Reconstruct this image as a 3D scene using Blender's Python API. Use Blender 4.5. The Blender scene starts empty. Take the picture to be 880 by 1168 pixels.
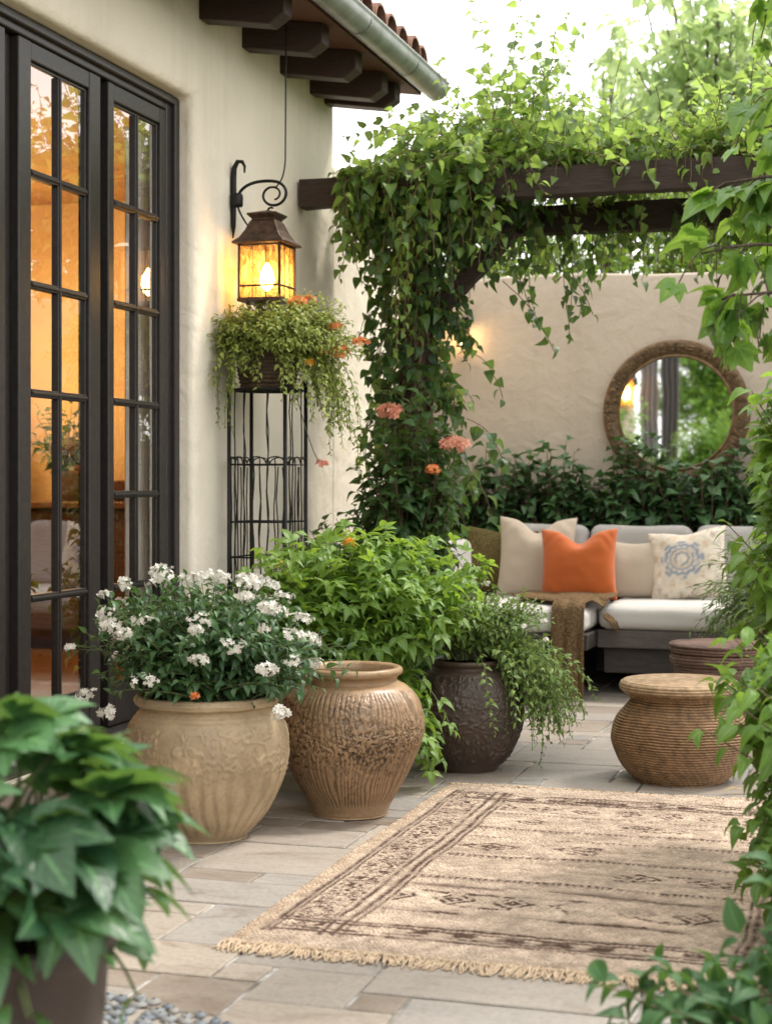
import bpy, bmesh, math, random
import numpy as np
from mathutils import Vector, Matrix, Euler

random.seed(11)
rng = np.random.default_rng(11)
PI = math.pi
R = math.radians
scene = bpy.context.scene
COL = scene.collection

# ------------------------------------------------------------------ helpers
def V(*a):
    return np.array(a, dtype=float)

def tag(o, label=None, cat=None, group=None, kind=None):
    if label: o['label'] = label
    if cat: o['category'] = cat
    if group: o['group'] = group
    if kind: o['kind'] = kind
    return o

def thing(name, label, cat, loc=(0, 0, 0), rz=0.0, group=None):
    o = bpy.data.objects.new(name, None)
    o.empty_display_size = 0.1
    COL.objects.link(o)
    o.location = loc
    o.rotation_euler = (0, 0, rz)
    return tag(o, label, cat, group)

def link(name, me, mat, parent=None, smooth=True, bevel=0.0, seg=2):
    o = bpy.data.objects.new(name, me)
    COL.objects.link(o)
    if mat is not None:
        me.materials.append(mat)
    if smooth and len(me.polygons):
        me.polygons.foreach_set('use_smooth', np.ones(len(me.polygons), dtype=bool))
    if parent is not None:
        o.parent = parent
    if bevel > 0:
        m = o.modifiers.new('bevel', 'BEVEL')
        m.width = bevel; m.segments = seg; m.limit_method = 'ANGLE'; m.angle_limit = R(40)
        m.harden_normals = False
    return o

def mesh_np(verts, quads, attrs=None, uv=None):
    """fast mesh out of arrays, all quads"""
    me = bpy.data.meshes.new('m')
    nv, nf = len(verts), len(quads)
    me.vertices.add(nv)
    me.vertices.foreach_set('co', np.ascontiguousarray(verts, dtype=np.float32).ravel())
    me.loops.add(nf * 4)
    me.loops.foreach_set('vertex_index', np.ascontiguousarray(quads, dtype=np.int32).ravel())
    me.polygons.add(nf)
    me.polygons.foreach_set('loop_start', np.arange(0, nf * 4, 4, dtype=np.int32))
    me.update(calc_edges=True)
    if uv is not None:
        l = me.uv_layers.new(name='UVMap')
        l.data.foreach_set('uv', np.ascontiguousarray(uv[np.asarray(quads).ravel()], dtype=np.float32).ravel())
    for k, a in (attrs or {}).items():
        a = np.asarray(a, dtype=np.float32)
        if a.ndim == 1:
            at = me.attributes.new(k, 'FLOAT', 'POINT'); at.data.foreach_set('value', a)
        else:
            at = me.attributes.new(k, 'FLOAT_COLOR', 'POINT')
            c = np.ones((len(a), 4), dtype=np.float32); c[:, :3] = a
            at.data.foreach_set('color', c.ravel())
    me.validate()
    return me

class MB:
    """collects shapes of ONE part"""
    def __init__(s):
        s.v = []; s.f = []
    def add(s, vs, fs):
        o = len(s.v)
        s.v += [tuple(map(float, p)) for p in vs]
        s.f += [tuple(i + o for i in f) for f in fs]
        return s
    def box(s, x0, x1, y0, y1, z0, z1):
        return s.add([(x0, y0, z0), (x1, y0, z0), (x1, y1, z0), (x0, y1, z0),
                      (x0, y0, z1), (x1, y0, z1), (x1, y1, z1), (x0, y1, z1)],
                     [(0, 3, 2, 1), (4, 5, 6, 7), (0, 1, 5, 4), (1, 2, 6, 5), (2, 3, 7, 6), (3, 0, 4, 7)])
    def bar(s, a, b, w, h, up=(0, 0, 1)):
        a = Vector(a); b = Vector(b); d = (b - a).normalized()
        u = Vector(up); sd = d.cross(u).normalized(); u = sd.cross(d).normalized()
        vs = []
        for p in (a, b):
            for sx, sy in ((-1, -1), (1, -1), (1, 1), (-1, 1)):
                vs.append(p + sd * (w / 2 * sx) + u * (h / 2 * sy))
        return s.add(vs, [(3, 2, 1, 0), (4, 5, 6, 7), (0, 1, 5, 4), (1, 2, 6, 5), (2, 3, 7, 6), (3, 0, 4, 7)])
    def tube(s, pts, r, n=6, cap=True):
        pts = np.asarray(pts, dtype=float); m = len(pts)
        rr = np.full(m, r) if np.isscalar(r) else np.asarray(r, dtype=float)
        tg = np.gradient(pts, axis=0); tg /= (np.linalg.norm(tg, axis=1, keepdims=True) + 1e-9)
        ref = V(0, 0, 1) if abs(tg[0][2]) < .9 else V(1, 0, 0)
        vs = []; u = np.cross(tg[0], ref); u /= np.linalg.norm(u) + 1e-9
        ang = np.arange(n) * 2 * PI / n
        for i in range(m):
            u = u - tg[i] * np.dot(u, tg[i]); u /= np.linalg.norm(u) + 1e-9
            w = np.cross(tg[i], u)
            for a in ang:
                vs.append(pts[i] + (u * math.cos(a) + w * math.sin(a)) * rr[i])
        fs = [(i * n + j, i * n + (j + 1) % n, (i + 1) * n + (j + 1) % n, (i + 1) * n + j)
              for i in range(m - 1) for j in range(n)]
        if cap:
            fs.append(tuple(range(n - 1, -1, -1))); fs.append(tuple((m - 1) * n + j for j in range(n)))
        return s.add(vs, fs)
    def lathe(s, prof, n=32, c=(0, 0, 0), cap=True):
        vs = []; m = len(prof)
        for r, z in prof:
            for j in range(n):
                a = 2 * PI * j / n
                vs.append((c[0] + r * math.cos(a), c[1] + r * math.sin(a), c[2] + z))
        fs = [(i * n + j, i * n + (j + 1) % n, (i + 1) * n + (j + 1) % n, (i + 1) * n + j)
              for i in range(m - 1) for j in range(n)]
        if cap:
            fs.append(tuple(range(n - 1, -1, -1))); fs.append(tuple((m - 1) * n + j for j in range(n)))
        return s.add(vs, fs)
    def mesh(s):
        me = bpy.data.meshes.new('m'); me.from_pydata(s.v, [], s.f); me.update(); return me
    def build(s, name, mat, parent=None, smooth=False, bevel=0.0, seg=2):
        return link(name, s.mesh(), mat, parent, smooth, bevel, seg)

# ------------------------------------------------------------------ noise
def _h(ix, iy, iz, seed):
    n = (ix * 374761393 + iy * 668265263 + iz * 1440662683 + seed * 974634821) & 0xffffffff
    n = ((n ^ (n >> 13)) * 1274126177) & 0xffffffff
    n = ((n ^ (n >> 16)) * 2246822519) & 0xffffffff
    return ((n >> 8) & 0xffff) / 32767.5 - 1.0
def vnoise(p, seed=0):
    p = np.asarray(p, dtype=float)
    i = np.floor(p).astype(np.int64); f = p - i
    u = f * f * f * (f * (f * 6 - 15) + 10)
    o = 0
    for dx in (0, 1):
        for dy in (0, 1):
            for dz in (0, 1):
                w = (u[..., 0] if dx else 1 - u[..., 0]) * (u[..., 1] if dy else 1 - u[..., 1]) * (u[..., 2] if dz else 1 - u[..., 2])
                o = o + w * _h(i[..., 0] + dx, i[..., 1] + dy, i[..., 2] + dz, seed)
    return o
def fbm(p, seed=0, oct=3):
    a, o = 1.0, 0.0
    p = np.asarray(p, dtype=float)
    for k in range(oct):
        o = o + a * vnoise(p * (2 ** k) + 17.3 * k, seed + k); a *= .5
    return o
def sstep(a, b, x):
    t = np.clip((x - a) / (b - a), 0, 1); return t * t * (3 - 2 * t)

# ------------------------------------------------------------------ materials
class N:
    """tiny node helper"""
    def __init__(s, name):
        s.m = bpy.data.materials.new(name); s.m.use_nodes = True
        s.t = s.m.node_tree; s.t.nodes.clear()
        s.out = s.t.nodes.new('ShaderNodeOutputMaterial')
    def n(s, typ, **kw):
        nd = s.t.nodes.new('ShaderNode' + typ)
        for k, v in kw.items():
            if k in nd.inputs.keys() if isinstance(k, str) and not hasattr(nd, k) else False:
                nd.inputs[k].default_value = v
            else:
                setattr(nd, k, v)
        return nd
    def l(s, a, b):
        s.t.links.new(a, b); return s
    def noise(s, scale, detail=4, rough=.6, vec=None, dist=0.0):
        nd = s.t.nodes.new('ShaderNodeTexNoise')
        nd.inputs['Scale'].default_value = scale; nd.inputs['Detail'].default_value = detail
        nd.inputs['Roughness'].default_value = rough; nd.inputs['Distortion'].default_value = dist
        s.l(vec if vec is not None else s.obj(), nd.inputs['Vector'])
        return nd.outputs['Fac']
    def obj(s):
        if not hasattr(s, '_tc'):
            s._tc = s.t.nodes.new('ShaderNodeTexCoord')
        return s._tc.outputs['Object']
    def scaled(s, x, y, z):
        mp = s.t.nodes.new('ShaderNodeMapping'); mp.inputs['Scale'].default_value = (x, y, z)
        s.l(s.obj(), mp.inputs['Vector']); return mp.outputs['Vector']
    def attr(s, name, color=False):
        a = s.t.nodes.new('ShaderNodeAttribute'); a.attribute_name = name
        return a.outputs['Color' if color else 'Fac']
    def ramp(s, fac, stops):
        r = s.t.nodes.new('ShaderNodeValToRGB')
        el = r.color_ramp.elements
        while len(el) < len(stops): el.new(.5)
        for e, (p, c) in zip(el, stops):
            e.position = p; e.color = (*c, 1) if len(c) == 3 else c
        s.l(fac, r.inputs['Fac']); return r.outputs['Color']
    def mix(s, fac, a, b, mode='MIX'):
        m = s.t.nodes.new('ShaderNodeMix'); m.data_type = 'RGBA'; m.blend_type = mode
        for sock, v in ((m.inputs[0], fac), (m.inputs[6], a), (m.inputs[7], b)):
            if hasattr(v, 'is_linked'): s.l(v, sock)
            elif isinstance(v, (int, float)): sock.default_value = v
            else: sock.default_value = (*v, 1)
        return m.outputs[2]
    def math(s, op, a, b=None):
        m = s.t.nodes.new('ShaderNodeMath'); m.operation = op
        for i, v in enumerate((a, b)):
            if v is None: continue
            if hasattr(v, 'is_linked'): s.l(v, m.inputs[i])
            else: m.inputs[i].default_value = v
        return m.outputs[0]
    def bump(s, h, strength=.3, dist=.01, normal=None):
        b = s.t.nodes.new('ShaderNodeBump'); b.inputs['Strength'].default_value = strength
        b.inputs['Distance'].default_value = dist; s.l(h, b.inputs['Height'])
        if normal is not None: s.l(normal, b.inputs['Normal'])
        return b.outputs['Normal']
    def pbsdf(s, color, rough=.6, metal=0.0, spec=.5, normal=None, **kw):
        p = s.t.nodes.new('ShaderNodeBsdfPrincipled')
        if hasattr(color, 'is_linked'): s.l(color, p.inputs['Base Color'])
        else: p.inputs['Base Color'].default_value = (*color, 1)
        if hasattr(rough, 'is_linked'): s.l(rough, p.inputs['Roughness'])
        else: p.inputs['Roughness'].default_value = rough
        p.inputs['Metallic'].default_value = metal
        p.inputs['Specular IOR Level'].default_value = spec
        if normal is not None: s.l(normal, p.inputs['Normal'])
        for k, v in kw.items(): p.inputs[k.replace('_', ' ')].default_value = v
        return p.outputs['BSDF']
    def done(s, shader):
        s.l(shader, s.out.inputs['Surface']); return s.m

def mat_simple(name, col, rough=.6, metal=0.0, nscale=30, var=.25, bump=.15, spec=.5, bdist=.004):
    n = N(name)
    f = n.noise(nscale, 5)
    c = n.mix(n.ramp(f, [(.3, (0, 0, 0)), (.7, (1, 1, 1))]), tuple(x * (1 - var) for x in col), tuple(min(1, x * (1 + var)) for x in col))
    return n.done(n.pbsdf(c, rough, metal, spec, n.bump(f, bump, bdist)))

def mat_stucco(name, col, dirt, bs=.35):
    n = N(name)
    big = n.noise(.9, 5, .6); med = n.noise(7, 4, .55, dist=.4); fine = n.noise(85, 4, .65)
    streak = n.noise(2.0, 5, .6, n.scaled(2.4, 2.4, .25))
    c = n.mix(n.ramp(big, [(.35, (0, 0, 0)), (.7, (1, 1, 1))]), col, tuple(x * .9 for x in col))
    c = n.mix(n.math('MULTIPLY', n.ramp(streak, [(.5, (0, 0, 0)), (.78, (1, 1, 1))]), .45), c, dirt)
    c = n.mix(n.math('MULTIPLY', n.ramp(fine, [(.3, (1, 1, 1)), (.5, (0, 0, 0))]), .22), c, tuple(x * .7 for x in col))
    b1 = n.bump(med, .5, .03); b2 = n.bump(fine, bs, .004, b1)
    return n.done(n.pbsdf(c, .9, 0, .2, b2))

def mat_wood(name, dark, light, sc=(2, 2, 2), rough=.7, bump=.5):
    n = N(name)
    v = n.scaled(*sc)
    f = n.noise(9, 6, .65, v, .6); g = n.noise(40, 3, .5, v)
    c = n.ramp(f, [(.3, dark), (.7, light)])
    c = n.mix(n.math('MULTIPLY', g, .5), c, tuple(x * .5 for x in dark))
    return n.done(n.pbsdf(c, rough, 0, .35, n.bump(n.math('ADD', f, n.math('MULTIPLY', g, .4)), bump, .008)))

def mat_leaf(name, dark, light, trans=.35, rough=.42, glow=None, spec=.5):
    n = N(name)
    t = n.attr('tint')
    c = n.mix(t, dark, light)
    nz = n.noise(14, 2)
    c = n.mix(n.math('MULTIPLY', nz, .35), c, tuple(x * .6 for x in dark))
    uv = n.t.nodes.new('ShaderNodeUVMap'); uv.uv_map = 'UVMap'
    sp = n.t.nodes.new('ShaderNodeSeparateXYZ'); n.l(uv.outputs['UV'], sp.inputs[0])
    du = n.math('ABSOLUTE', n.math('SUBTRACT', sp.outputs[0], .5))
    rib = n.ramp(du, [(.0, (1, 1, 1)), (.07, (0, 0, 0))])
    wv = n.math('SINE', n.math('MULTIPLY', n.math('SUBTRACT', sp.outputs[1], n.math('MULTIPLY', du, .55)), 48.0))
    c = n.mix(n.math('MULTIPLY', rib, .4), c, tuple(min(1, x * 1.9 + .03) for x in light))
    nm = n.bump(n.math('ADD', n.math('MULTIPLY', wv, .35), n.math('MULTIPLY', rib, -.8)), .25, .004)
    p = n.pbsdf(c, rough, 0, spec, nm)
    tr = n.t.nodes.new('ShaderNodeBsdfTranslucent')
    g = glow or tuple(min(1, x * 2.2) for x in light)
    n.l(n.mix(t, tuple(x * .55 for x in g), g), tr.inputs['Color'])
    ms = n.t.nodes.new('ShaderNodeMixShader'); ms.inputs[0].default_value = trans
    n.l(p, ms.inputs[1]); n.l(tr.outputs[0], ms.inputs[2])
    return n.done(ms.outputs[0])

def mat_fabric(name, col, sc=220, var=.15, bump=.4):
    n = N(name)
    w1 = n.t.nodes.new('ShaderNodeTexWave'); w1.inputs['Scale'].default_value = sc; w1.bands_direction = 'X'
    w2 = n.t.nodes.new('ShaderNodeTexWave'); w2.inputs['Scale'].default_value = sc; w2.bands_direction = 'Z'
    for w in (w1, w2):
        w.inputs['Distortion'].default_value = 1.5; w.inputs['Detail Scale'].default_value = 3; n.l(n.obj(), w.inputs['Vector'])
    h = n.math('ADD', w1.outputs['Fac'], w2.outputs['Fac'])
    f = n.noise(5, 5); g = n.noise(160, 2)
    c = n.mix(n.ramp(f, [(.3, (0, 0, 0)), (.7, (1, 1, 1))]), tuple(x * (1 - var) for x in col), col)
    c = n.mix(n.math('MULTIPLY', g, .35), c, tuple(x * .6 for x in col))
    return n.done(n.pbsdf(c, .92, 0, .15, n.bump(h, bump, .002, n.bump(f, .25, .02)), Sheen_Weight=.25))

M = {}
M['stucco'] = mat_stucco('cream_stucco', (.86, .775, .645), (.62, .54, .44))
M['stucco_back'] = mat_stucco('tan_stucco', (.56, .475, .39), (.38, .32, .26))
M['beam'] = mat_wood('dark_beam', (.022, .014, .010), (.07, .045, .033), (1, 12, 12))
M['beam_y'] = mat_wood('dark_beam_along', (.022, .014, .010), (.065, .042, .030), (12, 1.2, 12))
M['rafter'] = mat_wood('rafter_wood', (.035, .020, .016), (.075, .043, .034), (1.5, 14, 14), .55, .3)
M['soffit'] = mat_wood('soffit_board', (.10, .045, .028), (.19, .085, .05), (12, 1.5, 12), .7, .3)
M['gutter'] = mat_simple('zinc_gutter', (.30, .315, .305), .42, .45, 9, .25, .05)
M['tile'] = mat_simple('clay_tile', (.21, .105, .07), .85, 0, 14, .5, .4)
M['frame'] = mat_simple('bronze_black_frame', (.028, .023, .021), .38, .15, 40, .3, .04)
M['iron'] = mat_simple('black_iron', (.018, .016, .015), .5, .6, 120, .4, .2, bdist=.001)
M['copper'] = mat_simple('aged_bronze', (.10, .062, .045), .45, .7, 35, .5, .15)
M['soil'] = mat_simple('soil', (.045, .03, .02), .95, 0, 60, .5, .9, .1, .02)
M['bark'] = mat_wood('bark', (.05, .035, .025), (.15, .11, .08), (6, 6, 1.2), .9, .8)
M['twig'] = mat_simple('green_twig', (.10, .12, .045), .7, 0, 60, .4, .2)
M['twig_b'] = mat_simple('brown_twig', (.12, .075, .045), .8, 0, 60, .4, .3)
M['stone_step'] = mat_simple('stone_step', (.25, .205, .165), .8, 0, 9, .3, .35)

def mat_glass():
    n = N('window_glass')
    tr = n.t.nodes.new('ShaderNodeBsdfTransparent'); tr.inputs['Color'].default_value = (.90, .90, .88, 1)
    gl = n.t.nodes.new('ShaderNodeBsdfGlossy'); gl.inputs['Roughness'].default_value = .012
    gl.inputs['Color'].default_value = (1, 1, 1, 1)
    n.l(n.bump(n.noise(2.2, 1), .06, .02), gl.inputs['Normal'])
    lw = n.t.nodes.new('ShaderNodeLayerWeight'); lw.inputs['Blend'].default_value = .42
    f = n.math('ADD', n.math('MULTIPLY', lw.outputs['Facing'], .50), .06)
    ms = n.t.nodes.new('ShaderNodeMixShader'); n.l(f, ms.inputs[0]); n.l(tr.outputs[0], ms.inputs[1]); n.l(gl.outputs[0], ms.inputs[2])
    return n.done(ms.outputs[0])
M['glass'] = mat_glass()

def mat_amber():
    n = N('amber_lantern_glass')
    nz = n.noise(38, 3, .6, n.scaled(1, 1, .45), 1.2)
    tr = n.t.nodes.new('ShaderNodeBsdfTransparent'); tr.inputs['Color'].default_value = (1, .74, .36, 1)
    tl = n.t.nodes.new('ShaderNodeBsdfTranslucent'); n.l(n.ramp(nz, [(.3, (.95, .42, .08)), (.7, (1, .75, .3))]), tl.inputs['Color'])
    gl = n.t.nodes.new('ShaderNodeBsdfGlossy'); gl.inputs['Roughness'].default_value = .08
    n.l(n.bump(nz, .5, .01), gl.inputs['Normal'])
    m1 = n.t.nodes.new('ShaderNodeMixShader'); n.l(n.ramp(nz, [(.35, (.12,) * 3), (.65, (.45,) * 3)]), m1.inputs[0])
    n.l(tr.outputs[0], m1.inputs[1]); n.l(tl.outputs[0], m1.inputs[2])
    m2 = n.t.nodes.new('ShaderNodeMixShader'); m2.inputs[0].default_value = .06
    n.l(m1.outputs[0], m2.inputs[1]); n.l(gl.outputs[0], m2.inputs[2])
    return n.done(m2.outputs[0])
M['amber'] = mat_amber()

def mat_emit(name, col, st):
    n = N(name)
    e = n.t.nodes.new('ShaderNodeEmission'); e.inputs['Strength'].default_value = st
    e.inputs['Color'].default_value = (*col, 1)
    return n.done(e.outputs[0])
M['bulb'] = mat_emit('lit_bulb', (1, .66, .28), 75)
M['bulb_small'] = mat_emit('lit_small_bulb', (1, .6, .24), 60)
M['shade_lit'] = mat_emit('lit_lamp_shade', (1, .60, .22), 3.2)

def mat_mirror():
    n = N('mirror_glass')
    return n.done(n.pbsdf((.82, .83, .82), .02, 1.0, .5, n.bump(n.noise(3, 1), .02, .02)))
M['mirror'] = mat_mirror()

# ------------------------------------------------------------------ leaves
def wfun(kind, v):
    if kind == 'ovate':   # pointed oval
        return .27 * np.sin(PI * np.clip(v, 0, 1) ** .72) ** .9 * (1 - .25 * v)
    if kind == 'wide':
        return .34 * np.sin(PI * np.clip(v, 0, 1) ** .72) ** .85 * (1 - .25 * v)
    if kind == 'broad':
        return .40 * np.sin(PI * np.clip(v, 0, 1) ** .62) ** .8 * (1 - .25 * v)
    if kind == 'lance':
        return .14 * np.sin(PI * np.clip(v, 0, 1) ** .75) ** .9
    if kind == 'blade':
        return .055 * np.sin(PI * np.clip(v, 0.02, .98) ** .6) ** .7
    if kind == 'round':
        return .44 * np.sin(PI * np.clip(v, 0, 1)) ** .6
    if kind == 'petal':
        return .33 * np.sin(PI * np.clip(v, 0, 1) ** 1.3) ** .7

def leaf_tpl(kind, seg=4, fold=.35, curl=.28, pet=.12):
    """leaf along +Y from 0 to 1, blade normal +Z; returns verts, quads, uv"""
    vv = np.linspace(0, 1, seg + 1)
    vs, uv = [], []
    for v in vv:
        w = max(.006, float(wfun(kind, v)))
        y = pet + v * (1 - pet)
        z = -curl * v * v + .08 * math.sin(PI * v)
        vs += [(-w, y, z + fold * w), (0, y, z), (w, y, z + fold * w)]
        uv += [(0, v), (.5, v), (1, v)]
    q = []
    for i in range(seg):
        a = i * 3; b = a + 3
        q += [(a, a + 1, b + 1, b), (a + 1, a + 2, b + 2, b + 1)]
    if pet > 0:      # the stalk
        o = len(vs); vs += [(-.008, 0, 0), (.008, 0, 0), (.008, pet, .002), (-.008, pet, .002)]
        uv += [(.5, 0)] * 4; q.append((o, o + 1, o + 2, o + 3))
    return np.array(vs), np.array(q), np.array(uv)

def palm_tpl(kind, angs, lens, seg=4, fold=.3, curl=.25, pet=.28, pitch=.0):
    V0, Q0, U0 = leaf_tpl(kind, seg, fold, curl, 0.03)
    vs, qs, us = [], [], []; o = 0
    for a, L in zip(angs, lens):
        a = R(a); c, s = math.cos(a), math.sin(a)
        p = V0 * L
        p = np.stack([p[:, 0] * c + p[:, 1] * s, -p[:, 0] * s + p[:, 1] * c + pet, p[:, 2] + pitch * abs(math.sin(a)) * p[:, 1]], 1)
        vs.append(p); qs.append(Q0 + o); us.append(U0); o += len(p)
    if pet > .06:
        vs.append(np.array([(-.008, 0, 0), (.008, 0, 0), (.008, pet, 0), (-.008, pet, 0)])); qs.append(np.array([(0, 1, 2, 3)]) + o)
        us.append(np.array([(.5, 0)] * 4))
    return np.concatenate(vs), np.concatenate(qs), np.concatenate(us)

TPL = {
    'ovate': leaf_tpl('ovate', 5), 'ovate3': leaf_tpl('ovate', 3), 'broad': leaf_tpl('broad', 5), 'broad3': leaf_tpl('broad', 3),
    'lance': leaf_tpl('lance', 4), 'blade': leaf_tpl('blade', 4, .3, .5, 0), 'round': leaf_tpl('round', 3, .25, .15, .1),
    'ivy': palm_tpl('broad', (-62, 0, 62), (.62, .85, .62), 3, .25, .2, .15),
    'trifol': palm_tpl('ovate', (-66, 0, 66), (.7, .85, .7), 4, .35, .25, .18),
    'palm5': palm_tpl('wide', (-84, -40, 0, 44, 80), (.56, .78, .88, .72, .62), 7, .30, .22, .2),
    'maple': palm_tpl('broad', (-88, -44, 0, 44, 88), (.42, .66, .82, .66, .42), 4, .22, .22, .18),
    'floret': palm_tpl('petal', (0, 72, 144, 216, 288), (1,) * 5, 2, .2, -.12, 0.0),
}

class Foliage:
    def __init__(s):
        s.P = []; s.T = []; s.Nn = []; s.S = []; s.t = []
    def put(s, P, T, Nn, S, t):
        s.P.append(P); s.T.append(T); s.Nn.append(Nn); s.S.append(S); s.t.append(t)
    def along(s, path, step=.03, size=(.05, .07), start=.15, spread=.85, fwd=.4, droop=.3, tint=(.2, .8), up=.7, taper=.35, off=.0, out=None, pair=1):
        path = np.asarray(path)
        d = np.linalg.norm(np.diff(path, axis=0), axis=1); L = np.concatenate([[0], np.cumsum(d)])
        if L[-1] < 1e-4: return
        n = max(2, int(L[-1] * (1 - start) / step))
        sv = np.linspace(L[-1] * start, L[-1], n) + rng.uniform(-.3, .3, n) * step
        sv = np.clip(sv, 0, L[-1])
        sv = np.repeat(sv, pair); n = len(sv)
        P = np.stack([np.interp(sv, L, path[:, k]) for k in range(3)], 1)
        tg = np.gradient(path, axis=0)
        T = np.stack([np.interp(sv, L, tg[:, k]) for k in range(3)], 1)
        T /= np.linalg.norm(T, axis=1, keepdims=True) + 1e-9
        a = rng.uniform(0, 6.28) + np.arange(n) * 2.4 + rng.uniform(-.5, .5, n)
        ref = np.where(np.abs(T[:, 2:3]) < .9, V(0, 0, 1), V(1, 0, 0))
        u = np.cross(T, ref); u /= np.linalg.norm(u, axis=1, keepdims=True) + 1e-9
        w = np.cross(u, T)
        rad = u * np.cos(a)[:, None] + w * np.sin(a)[:, None]
        D = T * fwd + rad * spread + V(0, 0, -droop) + rng.normal(0, .15, (n, 3))
        if out is not None:
            o = P - np.asarray(out); o /= np.linalg.norm(o, axis=1, keepdims=True) + 1e-9
            D += o * .45
            Nn = o * .55 + V(0, 0, up) + rad * .25 + rng.normal(0, .28, (n, 3))
        else:
            Nn = V(0, 0, up) + rad * .35 + rng.normal(0, .3, (n, 3))
        S = rng.uniform(size[0], size[1], n) * (1 - taper * (sv / L[-1]) ** 2)
        t = np.clip(rng.uniform(tint[0], tint[1], n), 0, 1)
        s.put(P + rad * off, D, Nn, S, t)
    def arrays(s):
        return [np.concatenate(x) for x in (s.P, s.T, s.Nn, s.S, s.t)]
    def build(s, name, tpl, mat, parent=None, shade=None):
        P, T, Nn, S, t = s.arrays()
        tv, tq, tu = TPL[tpl]
        y = T / (np.linalg.norm(T, axis=1, keepdims=True) + 1e-9)
        z = Nn - y * np.sum(Nn * y, 1, keepdims=True); z /= np.linalg.norm(z, axis=1, keepdims=True) + 1e-9
        x = np.cross(y, z)
        n, k = len(P), len(tv)
        cz = rng.uniform(.5, 1.6, n)[:, None]; cx = rng.uniform(.82, 1.15, n)[:, None]
        vs = P[:, None, :] + S[:, None, None] * (x[:, None, :] * (tv[None, :, 0] * cx)[..., None] + y[:, None, :] * tv[None, :, 1:2] + z[:, None, :] * (tv[None, :, 2] * cz)[..., None])
        q = (tq[None] + (np.arange(n) * k)[:, None, None]).reshape(-1, 4)
        me = mesh_np(vs.reshape(-1, 3), q, {'tint': np.repeat(t, k)}, np.tile(tu, (n, 1)))
        return link(name, me, mat, parent)

def bez(p0, p1, p2, n=8):
    t = np.linspace(0, 1, n)[:, None]
    return (1 - t) ** 2 * V(*p0) + 2 * t * (1 - t) * V(*p1) + t * t * V(*p2)

def grow(p, d, L, n=9, g=.5, wob=.25):
    p = V(*p); d = V(*d) / np.linalg.norm(d); st = L / (n - 1); o = [p.copy()]
    for i in range(n - 1):
        d = d + V(0, 0, -g) * st / L * 2.0 + rng.normal(0, wob, 3) * .5
        d /= np.linalg.norm(d)
        p = p + d * st; o.append(p.copy())
    return np.array(o)

def rand_dir():
    v = rng.normal(0, 1, 3); return v / np.linalg.norm(v)

def crown(fol, stems, base, cen, rad, n, step, size, tint=(.1, .8), droop=.3, lump=.3, inner=.35, start=.25, up=.7, fwd=.4,
          spread=.85, minz=-1.0, lift=.5, sr=.003, seed=0, lowcut=None, base_r=.03, pair=1, keep=1.0):
    """twigs from base to points spread through an uneven ellipsoid, leaves along the outer part of each"""
    base = V(*base); cen = V(*cen); rad = V(*rad); tips = []
    i = 0; guard = 0
    while i < n and guard < n * 20:
        guard += 1
        d = rand_dir()
        if d[2] < minz: continue
        rr = (inner + (1 - inner) * rng.uniform(0, 1) ** .45) * (1 + lump * float(fbm(d * 1.7 + seed * 3.1, seed, 2)))
        tip = cen + d * rad * rr
        if lowcut is not None and tip[2] < lowcut: continue
        b = base + V(rng.uniform(-1, 1), rng.uniform(-1, 1), 0) * base_r
        mid = b * .45 + tip * .55 + V(0, 0, lift * rad[2] * .5) + rng.normal(0, .06, 3) * rad
        path = bez(b, mid, tip, 9)
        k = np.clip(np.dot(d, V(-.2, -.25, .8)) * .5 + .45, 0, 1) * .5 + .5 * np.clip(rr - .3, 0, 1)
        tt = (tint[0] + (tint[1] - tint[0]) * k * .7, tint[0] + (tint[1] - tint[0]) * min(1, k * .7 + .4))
        fol.along(path, step, size, start, spread, fwd, droop, tt, up, out=cen - V(0, 0, rad[2] * .4), pair=pair)
        if stems is not None and rng.uniform() < keep:
            stems.tube(path, np.linspace(sr * 1.6, sr * .5, len(path)), 4, False)
        tips.append(tip); i += 1
    return np.array(tips)

def flower_head(name, mat, parent, c, r, n=22, size=.02, out=(0, -.3, 1), tint=(.2, 1)):
    f = Foliage()
    o = V(*out) / np.linalg.norm(out)
    P, T, Nn = [], [], []
    for i in range(n):
        d = rand_dir()
        if np.dot(d, o) < -.15: d = d - 2 * np.dot(d, o) * o
        P.append(V(*c) + d * r * V(1.25, 1.25, .6) * rng.uniform(.6, 1.15)); Nn.append(d + o * .3 + rng.normal(0, .2, 3)); T.append(rand_dir())
    f.put(np.array(P), np.array(T), np.array(Nn), rng.uniform(size * .8, size * 1.25, n), rng.uniform(tint[0], tint[1], n))
    return f.build(name, 'floret', mat, parent)

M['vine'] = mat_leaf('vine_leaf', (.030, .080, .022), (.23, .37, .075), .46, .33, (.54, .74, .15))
M['vine_dark'] = mat_leaf('vine_leaf_painted_shade', (.016, .050, .018), (.095, .185, .055), .32, .40, (.25, .42, .06))  # darker copy of the vine leaf, with shade put into its colour
M['hedge'] = mat_leaf('hedge_leaf', (.018, .055, .024), (.10, .20, .075), .22, .36, (.14, .28, .06))
M['lush'] = mat_leaf('lush_leaf', (.026, .085, .016), (.23, .38, .065), .38, .40, (.48, .70, .08))
M['deep'] = mat_leaf('deep_leaf', (.017, .055, .023), (.095, .195, .07), .22, .34, (.18, .34, .07))
M['trail'] = mat_leaf('trailing_leaf', (.04, .10, .02), (.27, .40, .10), .32, .45, (.42, .58, .12))
M['basket'] = mat_leaf('basket_leaf', (.07, .13, .02), (.50, .56, .12), .34, .42, (.46, .55, .12))
M['front'] = mat_leaf('front_leaf', (.013, .056, .024), (.115, .26, .092), .22, .38, (.28, .50, .08), .5)
M['right'] = mat_leaf('right_leaf', (.030, .090, .022), (.20, .37, .06), .40, .38, (.42, .66, .08))
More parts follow.
